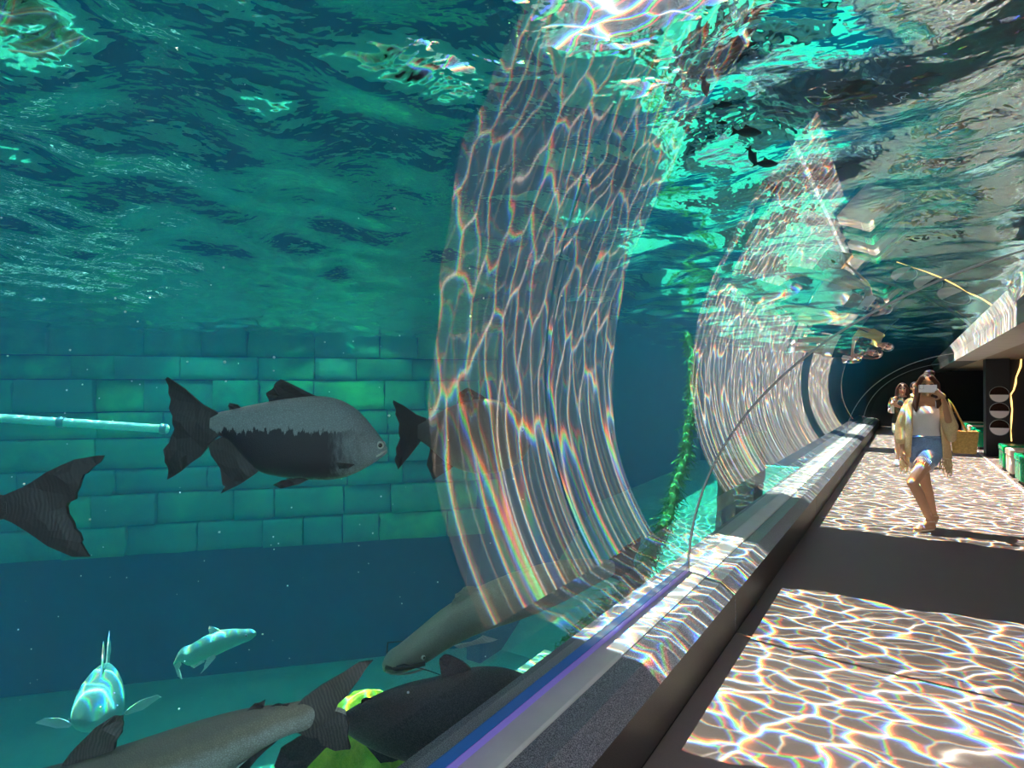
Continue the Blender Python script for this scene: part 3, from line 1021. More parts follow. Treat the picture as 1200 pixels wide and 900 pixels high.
# algae-draped rope rising along the tunnel
pts = [(636, 806, 3.9), (660, 772, 4.2), (690, 735, 4.6), (722, 700, 5.0), (752, 664, 5.5), (774, 625, 6.1), (790, 580, 6.8), (803, 530, 7.5), (810, 480, 8.2), (812, 430, 9.0), (806, 392, 9.6)]
path = [at(*p_) for p_ in pts]
fine = []
for i in range(len(path) - 1):
    for k in range(6):
        fine.append(path[i].lerp(path[i + 1], k / 6))
fine.append(path[-1])
rp = thing('algae_rope', 'slanting rope thickly draped in green algae, rising through the water beyond the sill', 'rope', fine[0])
bm = bmesh.new()
rr = [0.045 + 0.035 * noise.noise(Vector((i * 0.45, 0, 0))) for i in range(len(fine))]
add_tube(bm, [p_ - fine[0] + Vector((0.02 * math.sin(i * 0.8), 0, 0.02 * math.sin(i * 1.3))) for i, p_ in enumerate(fine)], rr, 8)
obj('rope', bm, M['algae_rope'], rp, smooth=True)
bm = bmesh.new()
for i, p_ in enumerate(fine):
    for k in range(60):
        q = p_ - fine[0] + Vector((RND.gauss(0, .035), RND.uniform(-.08, .08), RND.gauss(0, .03)))
        L = RND.uniform(0.05, 0.16)
        d = Vector((RND.gauss(0, 0.5), RND.gauss(0, 0.5), RND.uniform(-1.0, 0.1))).normalized() * L
        w = Vector((RND.uniform(-1, 1), RND.uniform(-1, 1), RND.uniform(-1, 1))).cross(d).normalized() * 0.006
        a0, b0, c0, d0 = (bm.verts.new(q - w), bm.verts.new(q + w), bm.verts.new(q + d * 0.6 + w * 0.8), bm.verts.new(q + d * 0.6 - w * 0.8))
        e0 = bm.verts.new(q + d + Vector((RND.gauss(0, .01), RND.gauss(0, .01), 0)))
        bm.faces.new((a0, b0, c0, d0)); bm.faces.new((d0, c0, e0))
tufts = obj('algae_tufts', bm, M['algae_rope'], rp)
tufts['kind'] = 'stuff'

# bright reflection streak at the left, built as a pale tube
pa, pb = at(-60, 486, 10.3), at(197, 503, 10.9)
pw = thing('reflection_streak', 'bright reflection streak behind the large pacu, built as a pale tube', 'light_streak', pa)
bm = bmesh.new(); add_tube(bm, [Vector((0, 0, 0)), pb - pa], 0.075, 12); obj('light_streak', bm, plain('pale_streak', (0.85, 0.9, 0.8), 0.35), pw, smooth=True)
for f_ in (0.05, 0.5, 0.98):
    c_ = (pb - pa) * f_; d_ = (pb - pa).normalized() * 0.05
    bm = bmesh.new(); add_tube(bm, [c_ - d_, c_ + d_], 0.095, 12); obj('streak_ring', bm, M['highlight'], pw, smooth=True)

# drifting specks
bm = bmesh.new()
for k in range(260):
    u, v, z = RND.uniform(-20, 840), RND.uniform(120, 870), RND.uniform(2.2, 5.5)
    q = at(u, v, z)
    if q.x > -1.5 or q.z > 2.3:
        continue
    b = bmesh.new(); bmesh.ops.create_icosphere(b, subdivisions=1, radius=RND.choice((0.002, 0.003, 0.004, 0.006)))
    for w in b.verts:
        w.co = w.co + q
    merge(bm, b)
sp = obj('drifting_specks', bm, plain('white_speck', (0.8, 0.85, 0.85), 0.6))
tag(sp, 'tiny white specks drifting in the tank water', 'particles', None, 'stuff')

# ------------------------------------------------------------------ right-hand corridor
M['green_vinyl'] = plain('glossy_green_vinyl', (0.0, 0.30, 0.13), 0.25, var=0.1)
M['cream_vinyl'] = plain('cream_vinyl', (0.75, 0.62, 0.50), 0.35, var=0.05)
def bench(y, mat, label, group):
    t = thing('bench', label, 'bench', (1.66, y, 0), 0, group)
    bm = bmesh.new(); add_box(bm, (-0.245, -0.27, 0.06), (0.245, 0.27, 0.36), 0.03, 3); obj('body', bm, mat, t, smooth=False)
    bm = bmesh.new(); add_box(bm, (-0.255, -0.28, 0.36), (0.255, 0.28, 0.45), 0.035, 4); obj('seat', bm, mat, t)
    bm = bmesh.new(); add_tube(bm, [(x_, y_, 0.36) for x_, y_ in ((-0.25, -0.275), (0.25, -0.275), (0.25, 0.275), (-0.25, 0.275), (-0.25, -0.275))], 0.008, 6); obj('piping', bm, mat, t)
    bm = bmesh.new(); add_box(bm, (-0.20, -0.23, 0.0), (0.20, 0.23, 0.06)); obj('base', bm, M['black'], t)
    return t
near = (('green', 13.75, 'glossy green cube bench nearest the black pillar with the round discs'), ('cream', 12.85, 'cream cube bench between the two nearer green ones'),
        ('green', 11.85, 'glossy green cube bench, second green from the black pillar'), ('cream', 10.8, 'cream cube bench cut by the frame, closest to the camera'))
for c_, y, lb in near:
    bench(y, M[c_ + '_vinyl'], lb, 'cube benches before the pillar')
far_ = (('cream', 22.6, 'cream cube bench, furthest of all, at the dark end'), ('green', 21.5, 'small far green cube bench next to the furthest cream one'), ('cream', 20.4, 'cream cube bench in the middle of the row beyond the pillar'),
        ('green', 19.3, 'green cube bench second beyond the pillar'), ('green', 18.2, 'green cube bench just beyond the pillar, half hidden'))
for c_, y, lb in far_:
    bench(y, M[c_ + '_vinyl'], lb, 'cube benches beyond the pillar')

pil = struct(box_obj('trim_7', (1.44, 16.4, 0.0), (1.85, 16.9, 2.08), M['black'], bevel=0.01), 'black pillar with three round discs')
struct(box_obj('wall_partition', (1.6, 16.95, 0.0), (3.6, 17.1, 2.08), M['black']))
M['disc_white'] = plain('pinkish_white_enamel', (0.80, 0.70, 0.70), 0.3)
M['disc_dark'] = plain('dark_brown_half', (0.03, 0.014, 0.011), 0.85, spec=0.1, var=0.6, scale=25)  # dark mottled brown for the upper half
M['disc_rim'] = plain('steel_rim', (0.35, 0.33, 0.32), 0.3, 0.9)
for k, (z, lb) in enumerate(((1.32, 'top round disc on the black pillar, pale below and dark above'), (0.975, 'middle round disc on the black pillar, pale below and dark above'), (0.615, 'lowest round disc on the black pillar, pale below and dark above'))):
    t = thing('round_disc', lb, 'sign', (1.665, 16.385, z), 0, 'round discs on the pillar')
    def half(a0, a1, r, zc):
        bm = bmesh.new()
        n = 24
        fr = [bm.verts.new((math.cos(a0 + (a1 - a0) * i / n) * r, -0.014, math.sin(a0 + (a1 - a0) * i / n) * r)) for i in range(n + 1)]
        bk = [bm.verts.new((v.co.x, 0.014, v.co.z)) for v in fr]
        bm.faces.new(fr); bm.faces.new(bk[::-1])
        for i in range(n + 1):
            j = (i + 1) % (n + 1)
            bm.faces.new((fr[j], fr[i], bk[i], bk[j]))
        bmesh.ops.recalc_face_normals(bm, faces=bm.faces[:])
        return bm
    obj('pale_half', half(PI + 0.05, 2 * PI - 0.05, 0.160, 0), M['disc_white'], t)
    obj('dark_half', half(-0.05, PI + 0.05, 0.160, 0), M['disc_dark'], t)
    bm = bmesh.new()
    add_tube(bm, [(math.cos(a * PI / 16) * 0.163, -0.005, math.sin(a * PI / 16) * 0.163) for a in range(33)], 0.009, 6, False)
    obj('rim', bm, M['disc_rim'], t, smooth=True)

t = NT('glowing_gold_strip'); em = t.new('Emission'); em.inputs[0].default_value = (1.0, 0.58, 0.16, 1); em.inputs[1].default_value = 2.2
t.set(t.out.inputs['Surface'], em.outputs[0]); M['gold_glow'] = t.m
def on_y(u, v, y):
    r = ray_of(u, v)
    return EYE + r * (y / r.y)
pts = [on_y(u, v, 16.93) for u, v in ((1197, 420), (1196, 430), (1191, 442), (1190, 450), (1188, 457), (1184, 463), (1185, 470), (1186, 480), (1185, 492), (1184, 505), (1185, 517))]
bm = bmesh.new(); add_tube(bm, pts, [0.014, 0.02, 0.013, 0.02, 0.014, 0.016, 0.02, 0.013, 0.018, 0.012, 0.012], 6)
gs = obj('light_strip', bm, M['gold_glow'])
tag(gs, 'thin jagged glowing gold strip down the black wall by the pillar', 'light strip')

c_ = thing('low_counter', 'low dark grey counter with a pale foot rail at the far dark end', 'counter', (1.0, 24.5, 0))
M['counter'] = plain('dark_grey_laminate', (0.05, 0.045, 0.045), 0.5)
box_obj('counter_body', (-0.5, -0.2, 0.06), (0.4, 0.3, 0.62), M['counter'], c_, 0.01)
box_obj('counter_top', (-0.53, -0.24, 0.62), (0.43, 0.33, 0.66), M['counter'], c_, 0.01)
box_obj('foot_rail', (-0.5, -0.26, 0.0), (0.4, -0.2, 0.06), M['concrete'], c_, 0.005)

# ------------------------------------------------------------------ people
def solid(parts):
    """join tapered limbs and ellipsoids into one bmesh; limb = (points, radii), ball = (centre, radii)"""
    bm = bmesh.new()
    for kind, a, b in parts:
        if kind == 'limb':
            pts, rad = [Vector(p_) for p_ in a], list(b)
            P, R_ = [], []
            for i in range(len(pts) - 1):
                n = max(2, int((pts[i + 1] - pts[i]).length / 0.02))
                for k in range(n):
                    t_ = k / n
                    P.append(pts[i].lerp(pts[i + 1], t_)); R_.append(rad[i] + (rad[i + 1] - rad[i]) * t_)
            P.append(pts[-1]); R_.append(rad[-1])
            add_tube(bm, P, R_, 12)
            for q, r in ((pts[0], rad[0]), (pts[-1], rad[-1])) + tuple((pts[i], rad[i]) for i in range(1, len(pts) - 1)):
                bb = bmesh.new(); bmesh.ops.create_icosphere(bb, subdivisions=2, radius=r)
                bmesh.ops.translate(bb, verts=bb.verts[:], vec=q)
                merge(bm, bb)
        else:
            bb = bmesh.new(); bmesh.ops.create_icosphere(bb, subdivisions=3, radius=1.0)
            for v in bb.verts:
                v.co = Vector((v.co.x * b[0], v.co.y * b[1], v.co.z * b[2])) + Vector(a)
            merge(bm, bb)
    return bm

def fuse(name, bm, mat, parent, voxel=0.007, smooth=4):
    """one continuous skin over overlapping shapes"""
    me = bpy.data.meshes.new(name)
    bm.to_mesh(me); bm.free()
    tmp = bpy.data.objects.new('tmp', me)
    C.objects.link(tmp)
    r = tmp.modifiers.new('r', 'REMESH'); r.mode = 'VOXEL'; r.voxel_size = voxel; r.use_smooth_shade = True
    if smooth:
        sm = tmp.modifiers.new('s', 'SMOOTH'); sm.factor = 0.5; sm.iterations = smooth
    dg = bpy.context.evaluated_depsgraph_get()
    out = bpy.data.meshes.new_from_object(tmp.evaluated_get(dg))
    bpy.data.objects.remove(tmp)
    out.name = name
    out.materials.clear(); out.materials.append(mat)
    out.polygons.foreach_set('use_smooth', [True] * len(out.polygons))
    o = bpy.data.objects.new(name, out)
    C.objects.link(o)
    o.parent = parent
    return o

def loft(name, rings, mat, parent, th=0.008, a0=0.0, a1=2 * PI, n=36, wob=0.0):
    """cloth shell through elliptic rings (x, y, z, rx, ry); open when a1 - a0 < 2 pi"""
    closed = abs(a1 - a0 - 2 * PI) < 1e-6
    cols = n if closed else n + 1
    bm = bmesh.new()
    lay = []
    for off in (0.0, -th):
        rows = []
        for i, (x, y, z, rx, ry) in enumerate(rings):
            row = []
            for q in range(cols):
                a = a0 + (a1 - a0) * q / n
                w = 1 + wob * math.sin(7 * a + i * 0.4) + wob * 0.6 * math.sin(13 * a - i * 0.7)
                row.append(bm.verts.new((x + math.cos(a) * (rx * w + off), y + math.sin(a) * (ry * w + off), z)))
            rows.append(row)
        lay.append(rows)
    m = len(rings)
    for L_, rows in enumerate(lay):
        for i in range(m - 1):
            for q in range(cols if closed else cols - 1):
                q2 = (q + 1) % cols
                fc = (rows[i][q], rows[i][q2], rows[i + 1][q2], rows[i + 1][q])
                bm.faces.new(fc if L_ == 0 else fc[::-1])
    for i in (0, m - 1):
        for q in range(cols if closed else cols - 1):
            q2 = (q + 1) % cols
            bm.faces.new((lay[0][i][q], lay[1][i][q], lay[1][i][q2], lay[0][i][q2]))
    if not closed:
        for q in (0, cols - 1):
            for i in range(m - 1):
                bm.faces.new((lay[0][i][q], lay[0][i + 1][q], lay[1][i + 1][q], lay[1][i][q]))
    bmesh.ops.recalc_face_normals(bm, faces=bm.faces[:])
    return obj(name, bm, mat, parent, smooth=True)

def hand(palm, dirn, side, curl, s=1.0):
    """palm block, four unequal bent fingers and a thumb; dirn points along the fingers, side towards the thumb"""
    d, sd = Vector(dirn).normalized(), Vector(side).normalized()
    cu = Vector(curl)
    c = Vector(palm)
    parts = [('limb', [c - d * 0.03 * s, c + d * 0.035 * s], [0.026 * s, 0.03 * s])]
    for k, L in enumerate((0.066, 0.075, 0.070, 0.055)):
        r0 = c + d * 0.04 * s + sd * (0.026 - 0.0175 * k) * s
        m1 = r0 + d * L * 0.5 * s + cu * 0.010 * s
        m2 = m1 + (d * 0.55 + cu * 0.8).normalized() * L * 0.32 * s
        e = m2 + (d * 0.1 + cu).normalized() * L * 0.26 * s
        parts.append(('limb', [r0, m1, m2, e], [0.0095 * s, 0.009 * s, 0.0085 * s, 0.0075 * s]))
    t0 = c - d * 0.012 * s + sd * 0.026 * s
    t1 = t0 + (sd * 0.8 + d * 0.5).normalized() * 0.032 * s
    parts.append(('limb', [t0, t1, t1 + (d * 0.8 + cu * 0.7).normalized() * 0.03 * s], [0.012 * s, 0.0105 * s, 0.0085 * s]))
    return parts

def foot(ankle, heel, toe, s=1.0):
    a, h, t_ = Vector(ankle), Vector(heel), Vector(toe)
    ball = h.lerp(t_, 0.68)
    up = Vector((0, 0, 1))
    P = [('limb', [a, h.lerp(a, 0.25)], [0.034 * s, 0.030 * s]), ('limb', [a, ball + up * 0.012], [0.034 * s, 0.026 * s]), ('limb', [h, ball, t_], [0.028 * s, 0.030 * s, 0.016 * s])]
    side = (t_ - h).cross(up).normalized()
    for k in range(5):
        b = ball + side * (0.028 - 0.014 * k) * s
        P.append(('limb', [b, b + (t_ - ball) * (1.15 - 0.11 * k)], [0.010 * s, 0.008 * s]))
    return P

def head(c, s=1.0):
    c = Vector(c)
    V = lambda x, y, z: c + Vector((x, y, z)) * s
    return [('ball', V(0, 0.012, 0.03), (0.072 * s, 0.088 * s, 0.082 * s)), ('ball', V(0, -0.022, -0.035), (0.056 * s, 0.060 * s, 0.075 * s)),
            ('limb', [V(0, -0.076, 0.015), V(0, -0.100, -0.028)], [0.008 * s, 0.013 * s]),
            ('ball', V(0, -0.070, -0.092), (0.022 * s, 0.018 * s, 0.018 * s)),
            ('ball', V(0.073, 0.012, -0.01), (0.010 * s, 0.020 * s, 0.032 * s)), ('ball', V(-0.073, 0.012, -0.01), (0.010 * s, 0.020 * s, 0.032 * s)),
            ('ball', V(0.03, -0.064, -0.02), (0.022 * s, 0.02 * s, 0.022 * s)), ('ball', V(-0.03, -0.064, -0.02), (0.022 * s, 0.02 * s, 0.022 * s))]

def face(c, parent, s=1.0):
    c = Vector(c)
    for sg in (-1, 1):
        bm = bmesh.new(); bmesh.ops.create_uvsphere(bm, u_segments=12, v_segments=8, radius=0.0125 * s)
        for v in bm.verts: v.co = Vector((v.co.x * 1.25, v.co.y * 0.7, v.co.z * 0.75)) + c + Vector((sg * 0.031, -0.077, 0.012)) * s
        e = obj('eye', bm, M['eye_dark'], parent, smooth=True)
        bm = bmesh.new(); add_tube(bm, [c + Vector((sg * q, y_, z_)) * s for q, y_, z_ in ((0.014, -0.083, 0.036), (0.03, -0.082, 0.042), (0.048, -0.070, 0.036))], 0.0035 * s, 6); obj('eyebrow', bm, M['hair_brown'], parent)
    bm = bmesh.new(); add_tube(bm, [c + Vector((q, y_, z_)) * s for q, y_, z_ in ((-0.022, -0.080, -0.058), (0, -0.088, -0.055), (0.022, -0.080, -0.058))], [0.003 * s, 0.007 * s, 0.003 * s], 8); obj('mouth', bm, M['lips'], parent, smooth=True)

def mat_skin(name, c):
    t = NT(name)
    n = t.noise(t.coord(), 14, 3)
    col = t.mix(n, c, [q * 0.86 for q in c])
    return t.principled(col, 0.5, spec=0.3)
def mat_hair(name, c, c2):
    t = NT(name)
    n = t.noise(t.vmath('MULTIPLY', t.coord(), (90, 90, 8)), 1.0, 3, 0.6)
    return t.principled(t.mix(n, c, c2), 0.4, normal=t.bump(n, 0.5, 0.006), spec=0.4)
def mat_cloth(name, c, var=0.12, scale=160, rough=0.85):
    t = NT(name)
    n = t.noise(t.coord(), scale, 2)
    f = t.noise(t.coord(), 7, 3)
    col = t.mix(n, [q * (1 - var) for q in c], [min(1, q * (1 + var)) for q in c])
    return t.principled(col, rough, normal=t.bump(f, 0.5, 0.03), spec=0.15)
M['skin'] = mat_skin('warm_skin', (0.58, 0.30, 0.17))
M['skin_pale'] = mat_skin('pale_warm_skin', (0.66, 0.38, 0.25))
M['hair_brown'] = mat_hair('brown_hair', (0.035, 0.014, 0.010), (0.12, 0.045, 0.025))
M['hair_dark'] = mat_hair('dark_hair', (0.012, 0.008, 0.008), (0.03, 0.02, 0.02))
M['eye_dark'] = plain('dark_eye', (0.012, 0.008, 0.006), 0.2)
M['lips'] = plain('lip_red', (0.45, 0.10, 0.09), 0.45)
M['white_cloth'] = mat_cloth('white_ribbed_cloth', (0.74, 0.68, 0.64))
M['cream_cloth'] = mat_cloth('cream_openwork_cloth', (0.72, 0.52, 0.28), 0.3, 90)
M['denim'] = mat_cloth('pale_blue_denim', (0.22, 0.32, 0.48), 0.45, 120)
M['olive'] = mat_cloth('dark_olive_cloth', (0.055, 0.055, 0.04))
M['ivory'] = mat_cloth('ivory_cloth', (0.70, 0.66, 0.58))
M['yellow_cloth'] = mat_cloth('yellow_cloth', (0.62, 0.48, 0.12))
M['sandal'] = plain('beige_sandal_leather', (0.62, 0.45, 0.30), 0.5)
M['shoe_white'] = plain('white_sneaker', (0.78, 0.77, 0.75), 0.5)
M['straw'] = mat_cloth('tan_woven_straw', (0.55, 0.34, 0.11), 0.5, 55)
M['phone_case'] = plain('pinkish_phone_case', (0.70, 0.62, 0.62), 0.3)
M['black_glass'] = plain('black_lens_glass', (0.01, 0.01, 0.012), 0.1)

def torso(sh_l, sh_r, hip_l, hip_r, neck, chest, waist, pelvis):
    return [('limb', [neck, Vector(neck) + Vector((0, -0.01, 0.13))], [0.046, 0.043]),
            ('limb', [sh_l, neck, sh_r], [0.046, 0.05, 0.046]),
            ('ball', chest, (0.138, 0.098, 0.15)), ('ball', waist, (0.112, 0.082, 0.15)), ('ball', pelvis, (0.150, 0.105, 0.115)),
            ('ball', Vector(chest) + Vector((0.058, -0.062, -0.01)), (0.052, 0.05, 0.055)), ('ball', Vector(chest) + Vector((-0.058, -0.062, -0.01)), (0.052, 0.05, 0.055)),
            ('ball', Vector(pelvis) + Vector((0.06, 0.05, -0.03)), (0.085, 0.085, 0.085)), ('ball', Vector(pelvis) + Vector((-0.06, 0.05, -0.03)), (0.085, 0.085, 0.085))]

# woman in front: photographing, one knee bent across the other leg
PA = Vector((0.17, 7.52, 0.0))
wa = thing('person', 'woman in cream fringed cardigan and denim shorts holding a phone to her face', 'person', PA, 0.03)
shl, shr = Vector((-0.135, 0.0, 1.29)), Vector((0.135, 0.0, 1.29))
hd = Vector((0.015, -0.02, 1.475))
elr, wrr = Vector((0.19, -0.10, 1.09)), Vector((0.135, -0.235, 1.335))
ell, wrl = Vector((-0.21, 0.03, 1.04)), Vector((-0.195, -0.04, 0.83))
hipl, hipr = Vector((-0.082, 0.02, 0.84)), Vector((0.082, 0.0, 0.84))
knr, anr = Vector((-0.125, -0.235, 0.50)), Vector((0.03, -0.10, 0.105))
knl, anl = Vector((0.00, 0.03, 0.46)), Vector((0.075, 0.13, 0.125))
parts = torso(shl, shr, hipl, hipr, (0, 0.0, 1.325), (0, 0.0, 1.19), (0, -0.005, 1.02), (0, 0.01, 0.88)) + head(hd)
parts += [('limb', [shr, elr, wrr], [0.043, 0.034, 0.022]), ('limb', [shl, ell, wrl], [0.043, 0.034, 0.023])]
parts += [('limb', [hipr, hipr.lerp(knr, 0.5), knr], [0.088, 0.070, 0.050]), ('limb', [knr, knr.lerp(anr, 0.3) + Vector((0.01, 0.02, 0)), anr], [0.049, 0.050, 0.030])]
parts += [('limb', [hipl, hipl.lerp(knl, 0.5), knl], [0.088, 0.070, 0.050]), ('limb', [knl, knl.lerp(anl, 0.3) + Vector((0.0, 0.025, 0)), anl], [0.049, 0.050, 0.030])]
parts += hand(wrr + Vector((-0.03, -0.03, 0.055)), (-0.7, -0.12, 0.55), (-0.3, -0.1, -0.8), (-0.35, 0.55, -0.6))
parts += hand(wrl + Vector((0.0, -0.01, -0.06)), (0.05, -0.1, -1), (0.2, -1, 0), (0.5, -0.1, -0.2))
parts += foot(anr, (0.055, -0.07, 0.05), (-0.105, -0.20, 0.035)) + foot(anl, (0.095, 0.14, 0.105), (0.01, 0.02, 0.035))
fuse('body', solid(parts), M['skin'], wa, 0.0065)
hp = [('ball', hd + Vector((0, 0.030, 0.038)), (0.084, 0.090, 0.092)), ('ball', hd + Vector((0.02, 0.05, 0.13)), (0.05, 0.045, 0.035)),
      ('limb', [hd + Vector((-0.045, -0.062, 0.085)), hd + Vector((-0.078, -0.02, 0.02)), hd + Vector((-0.085, -0.02, -0.08)), hd + Vector((-0.105, -0.06, -0.20)), hd + Vector((-0.10, -0.085, -0.26))], [0.022, 0.028, 0.030, 0.028, 0.012]),
      ('limb', [hd + Vector((0.03, -0.066, 0.088)), hd + Vector((0.078, -0.02, 0.02)), hd + Vector((0.085, -0.02, -0.08)), hd + Vector((0.095, -0.05, -0.18)), hd + Vector((0.08, -0.09, -0.22))], [0.022, 0.028, 0.030, 0.026, 0.012]),
      ('limb', [hd + Vector((0, 0.09, 0.0)), hd + Vector((0, 0.10, -0.14)), hd + Vector((0, 0.09, -0.22))], [0.06, 0.06, 0.03])]
fuse('hair', solid(hp), M['hair_brown'], wa, 0.008, 3)
face(hd, wa)
loft('tank_top', [(0, 0.0, 1.265, 0.130, 0.098), (0, -0.008, 1.22, 0.148, 0.116), (0, -0.012, 1.17, 0.149, 0.125), (0, -0.005, 1.10, 0.136, 0.106), (0, -0.003, 1.03, 0.126, 0.097), (0, 0.0, 0.97, 0.140, 0.108), (0, 0.005, 0.945, 0.150, 0.113)], M['white_cloth'], wa, wob=0.008)
for sg in (-1, 1):
    bm = bmesh.new(); add_tube(bm, [(sg * 0.085, -0.085, 1.245), (sg * 0.09, -0.055, 1.315), (sg * 0.088, 0.0, 1.342), (sg * 0.085, 0.07, 1.28)], 0.011, 6); obj('shoulder_strap', bm, M['white_cloth'], wa, smooth=True)
sp_ = [('ball', (0, 0.012, 0.875), (0.163, 0.125, 0.10)), ('ball', (0.06, 0.06, 0.85), (0.098, 0.10, 0.09)), ('ball', (-0.06, 0.06, 0.85), (0.098, 0.10, 0.09)),
       ('limb', [(0, 0.004, 0.965), (0, 0.004, 0.90)], [0.11, 0.12]),
       ('limb', [hipr + Vector((0, 0, 0.02)), hipr.lerp(knr, 0.36)], [0.106, 0.098]), ('limb', [hipl + Vector((0, 0, 0.02)), hipl.lerp(knl, 0.30)], [0.106, 0.098])]
so = fuse('denim_shorts', solid(sp_), M['denim'], wa, 0.009, 2)
bm = bmesh.new()
for hip_, kn_, f_ in ((hipr, knr, 0.50), (hipl, knl, 0.46)):
    ax = (kn_ - hip_).normalized(); c0 = hip_.lerp(kn_, f_)
    u_ = ax.cross(Vector((0, 1, 0))).normalized(); w_ = ax.cross(u_)
    for k in range(40):
        a = k * 2 * PI / 40
        q = c0 - ax * 0.05 + (u_ * math.cos(a) + w_ * math.sin(a)) * 0.088
        add_tube(bm, [q, q + ax * RND.uniform(0.05, 0.09)], 0.003, 4)
fr_ = obj('frayed_hem', bm, M['white_cloth'], so); fr_['kind'] = 'stuff'
bm = bmesh.new(); add_tube(bm, [(math.cos(a * PI / 14) * 0.152, 0.004 + math.sin(a * PI / 14) * 0.116, 0.955) for a in range(29)], 0.014, 6, False); obj('waistband', bm, M['denim'], so, smooth=True)

# cardigan: open front, wide sleeves, fringe at the hem
cg = loft('cardigan', [(0, 0.01, 1.335, 0.085, 0.07), (0, 0.01, 1.325, 0.150, 0.090), (0, 0.01, 1.28, 0.190, 0.125), (0, 0.01, 1.18, 0.185, 0.150), (0, 0.015, 1.02, 0.185, 0.155), (0, 0.02, 0.86, 0.205, 0.165), (0, 0.02, 0.74, 0.215, 0.165)], M['cream_cloth'], wa, 0.008, -PI / 2 + 0.72, 1.5 * PI - 0.72, 44, 0.025)
sl = [('limb', [shr + Vector((-0.01, 0, 0)), shr.lerp(elr, 0.55), elr + Vector((0.01, 0.02, -0.03))], [0.062, 0.066, 0.072]), ('limb', [elr + Vector((0.0, 0.02, -0.02)), elr + Vector((0.02, 0.03, -0.14))], [0.062, 0.045])]
fuse('sleeve', solid(sl), M['cream_cloth'], cg, 0.009, 2)
sl = [('limb', [shl + Vector((0.01, 0, 0)), shl.lerp(ell, 0.5), ell, ell.lerp(wrl, 0.6)], [0.062, 0.064, 0.062, 0.062])]
fuse('sleeve', solid(sl), M['cream_cloth'], cg, 0.009, 2)
bm = bmesh.new()
for k in range(90):
    a = -PI / 2 + 0.75 + (2 * PI - 1.5) * k / 89
    q = Vector((math.cos(a) * 0.213, 0.02 + math.sin(a) * 0.163, 0.745))
    add_tube(bm, [q, q + Vector((RND.gauss(0, .006), RND.gauss(0, .006), -0.08)), q + Vector((RND.gauss(0, .012), RND.gauss(0, .012), -RND.uniform(0.13, 0.19)))], [0.003, 0.0035, 0.002], 4)
fr_ = obj('fringe', bm, M['cream_cloth'], cg); fr_['kind'] = 'stuff'

def sandal(an, heel, toe, parent):
    h, t_ = Vector(heel), Vector(toe)
    dn = Vector((0, 0, -0.034))
    bm = bmesh.new()
    side = (t_ - h).cross(Vector((0, 0, 1))).normalized()
    n = 14
    outl = []
    for k in range(2 * n):
        a = 2 * PI * k / (2 * n)
        f_ = 0.5 - 0.58 * math.cos(a)
        w = 0.034 * math.sin(a) * (1.0 + 0.25 * (f_ - 0.5))
        outl.append(h.lerp(t_, f_) + side * w + dn)
    lo = [bm.verts.new(q) for q in outl]; hi = [bm.verts.new(q + Vector((0, 0, 0.016))) for q in outl]
    bm.faces.new(lo[::-1]); bm.faces.new(hi)
    for k in range(2 * n):
        j = (k + 1) % (2 * n)
        bm.faces.new((lo[k], lo[j], hi[j], hi[k]))
    bmesh.ops.recalc_face_normals(bm, faces=bm.faces[:])
    so_ = obj('sandal', bm, M['sandal'], parent)
    for f_, r, z in ((0.62, 0.036, 0.004), (0.80, 0.033, -0.002)):
        c0 = h.lerp(t_, f_) + Vector((0, 0, z - 0.012))
        bm = bmesh.new(); add_tube(bm, [c0 + side * (r * math.cos(a * PI / 10)) + Vector((0, 0, r * 1.0 * math.sin(a * PI / 10))) for a in range(11)], 0.007, 6); obj('strap', bm, M['sandal'], so_, smooth=True)
    A = Vector(an)
    bm = bmesh.new(); add_tube(bm, [A + Vector((math.cos(a * PI / 8) * 0.037, math.sin(a * PI / 8) * 0.037, 0.0)) for a in range(17)], 0.006, 6, False); obj('ankle_strap', bm, M['sandal'], so_, smooth=True)
sandal(anr, (0.055, -0.07, 0.05), (-0.105, -0.20, 0.035), wa)
sandal(anl, (0.095, 0.14, 0.105), (0.01, 0.02, 0.035), wa)

ph = thing('phone', 'phone in a pale case held up before the cardigan woman face', 'phone', PA + Vector((0.012, -0.285, 1.445)), 0.03)
box_obj('case', (-0.075, -0.006, -0.039), (0.075, 0.006, 0.039), M['phone_case'], ph, 0.004)
bm = bmesh.new(); add_box(bm, (-0.068, -0.009, 0.0), (-0.034, -0.006, 0.033), 0.002)
cm = obj('camera_island', bm, M['black_glass'], ph)
bm = bmesh.new()
for x_, z_ in ((-0.059, 0.024), (-0.059, 0.009), (-0.043, 0.017)):
    add_tube(bm, [(x_, -0.012, z_), (x_, -0.008, z_)], 0.006, 10)
obj('lens', bm, M['black_glass'], cm)
bg = thing('tote_bag', 'tan woven tote bag hanging beside the cardigan woman hip', 'bag', PA + Vector((0.325, 0.10, 0.79)), 0.0)
bm = bmesh.new(); add_box(bm, (-0.105, -0.06, 0.0), (0.105, 0.06, 0.225), 0.02, 3)
for v in bm.verts:
    v.co.x *= 1.0 + 0.35 * (v.co.z / 0.225 - 0.5) * 0.5
obj('bag_body', bm, M['straw'], bg, smooth=False)
bm = bmesh.new(); add_tube(bm, [(-0.107, -0.062, 0.222), (0.107, -0.062, 0.222), (0.107, 0.062, 0.222), (-0.107, 0.062, 0.222), (-0.107, -0.062, 0.222)], 0.007, 6); obj('rim', bm, M['straw'], bg)
for sg in (-1, 1):
    bm = bmesh.new(); add_tube(bm, [(-0.06, sg * 0.055, 0.20), (-0.085, sg * 0.05, 0.34), (-0.115, sg * 0.03, 0.50), (-0.13, sg * 0.02, 0.545), (-0.10, sg * 0.03, 0.50), (-0.03, sg * 0.05, 0.34), (0.03, sg * 0.055, 0.20)], 0.008, 6); obj('strap', bm, M['straw'], bg, smooth=True)

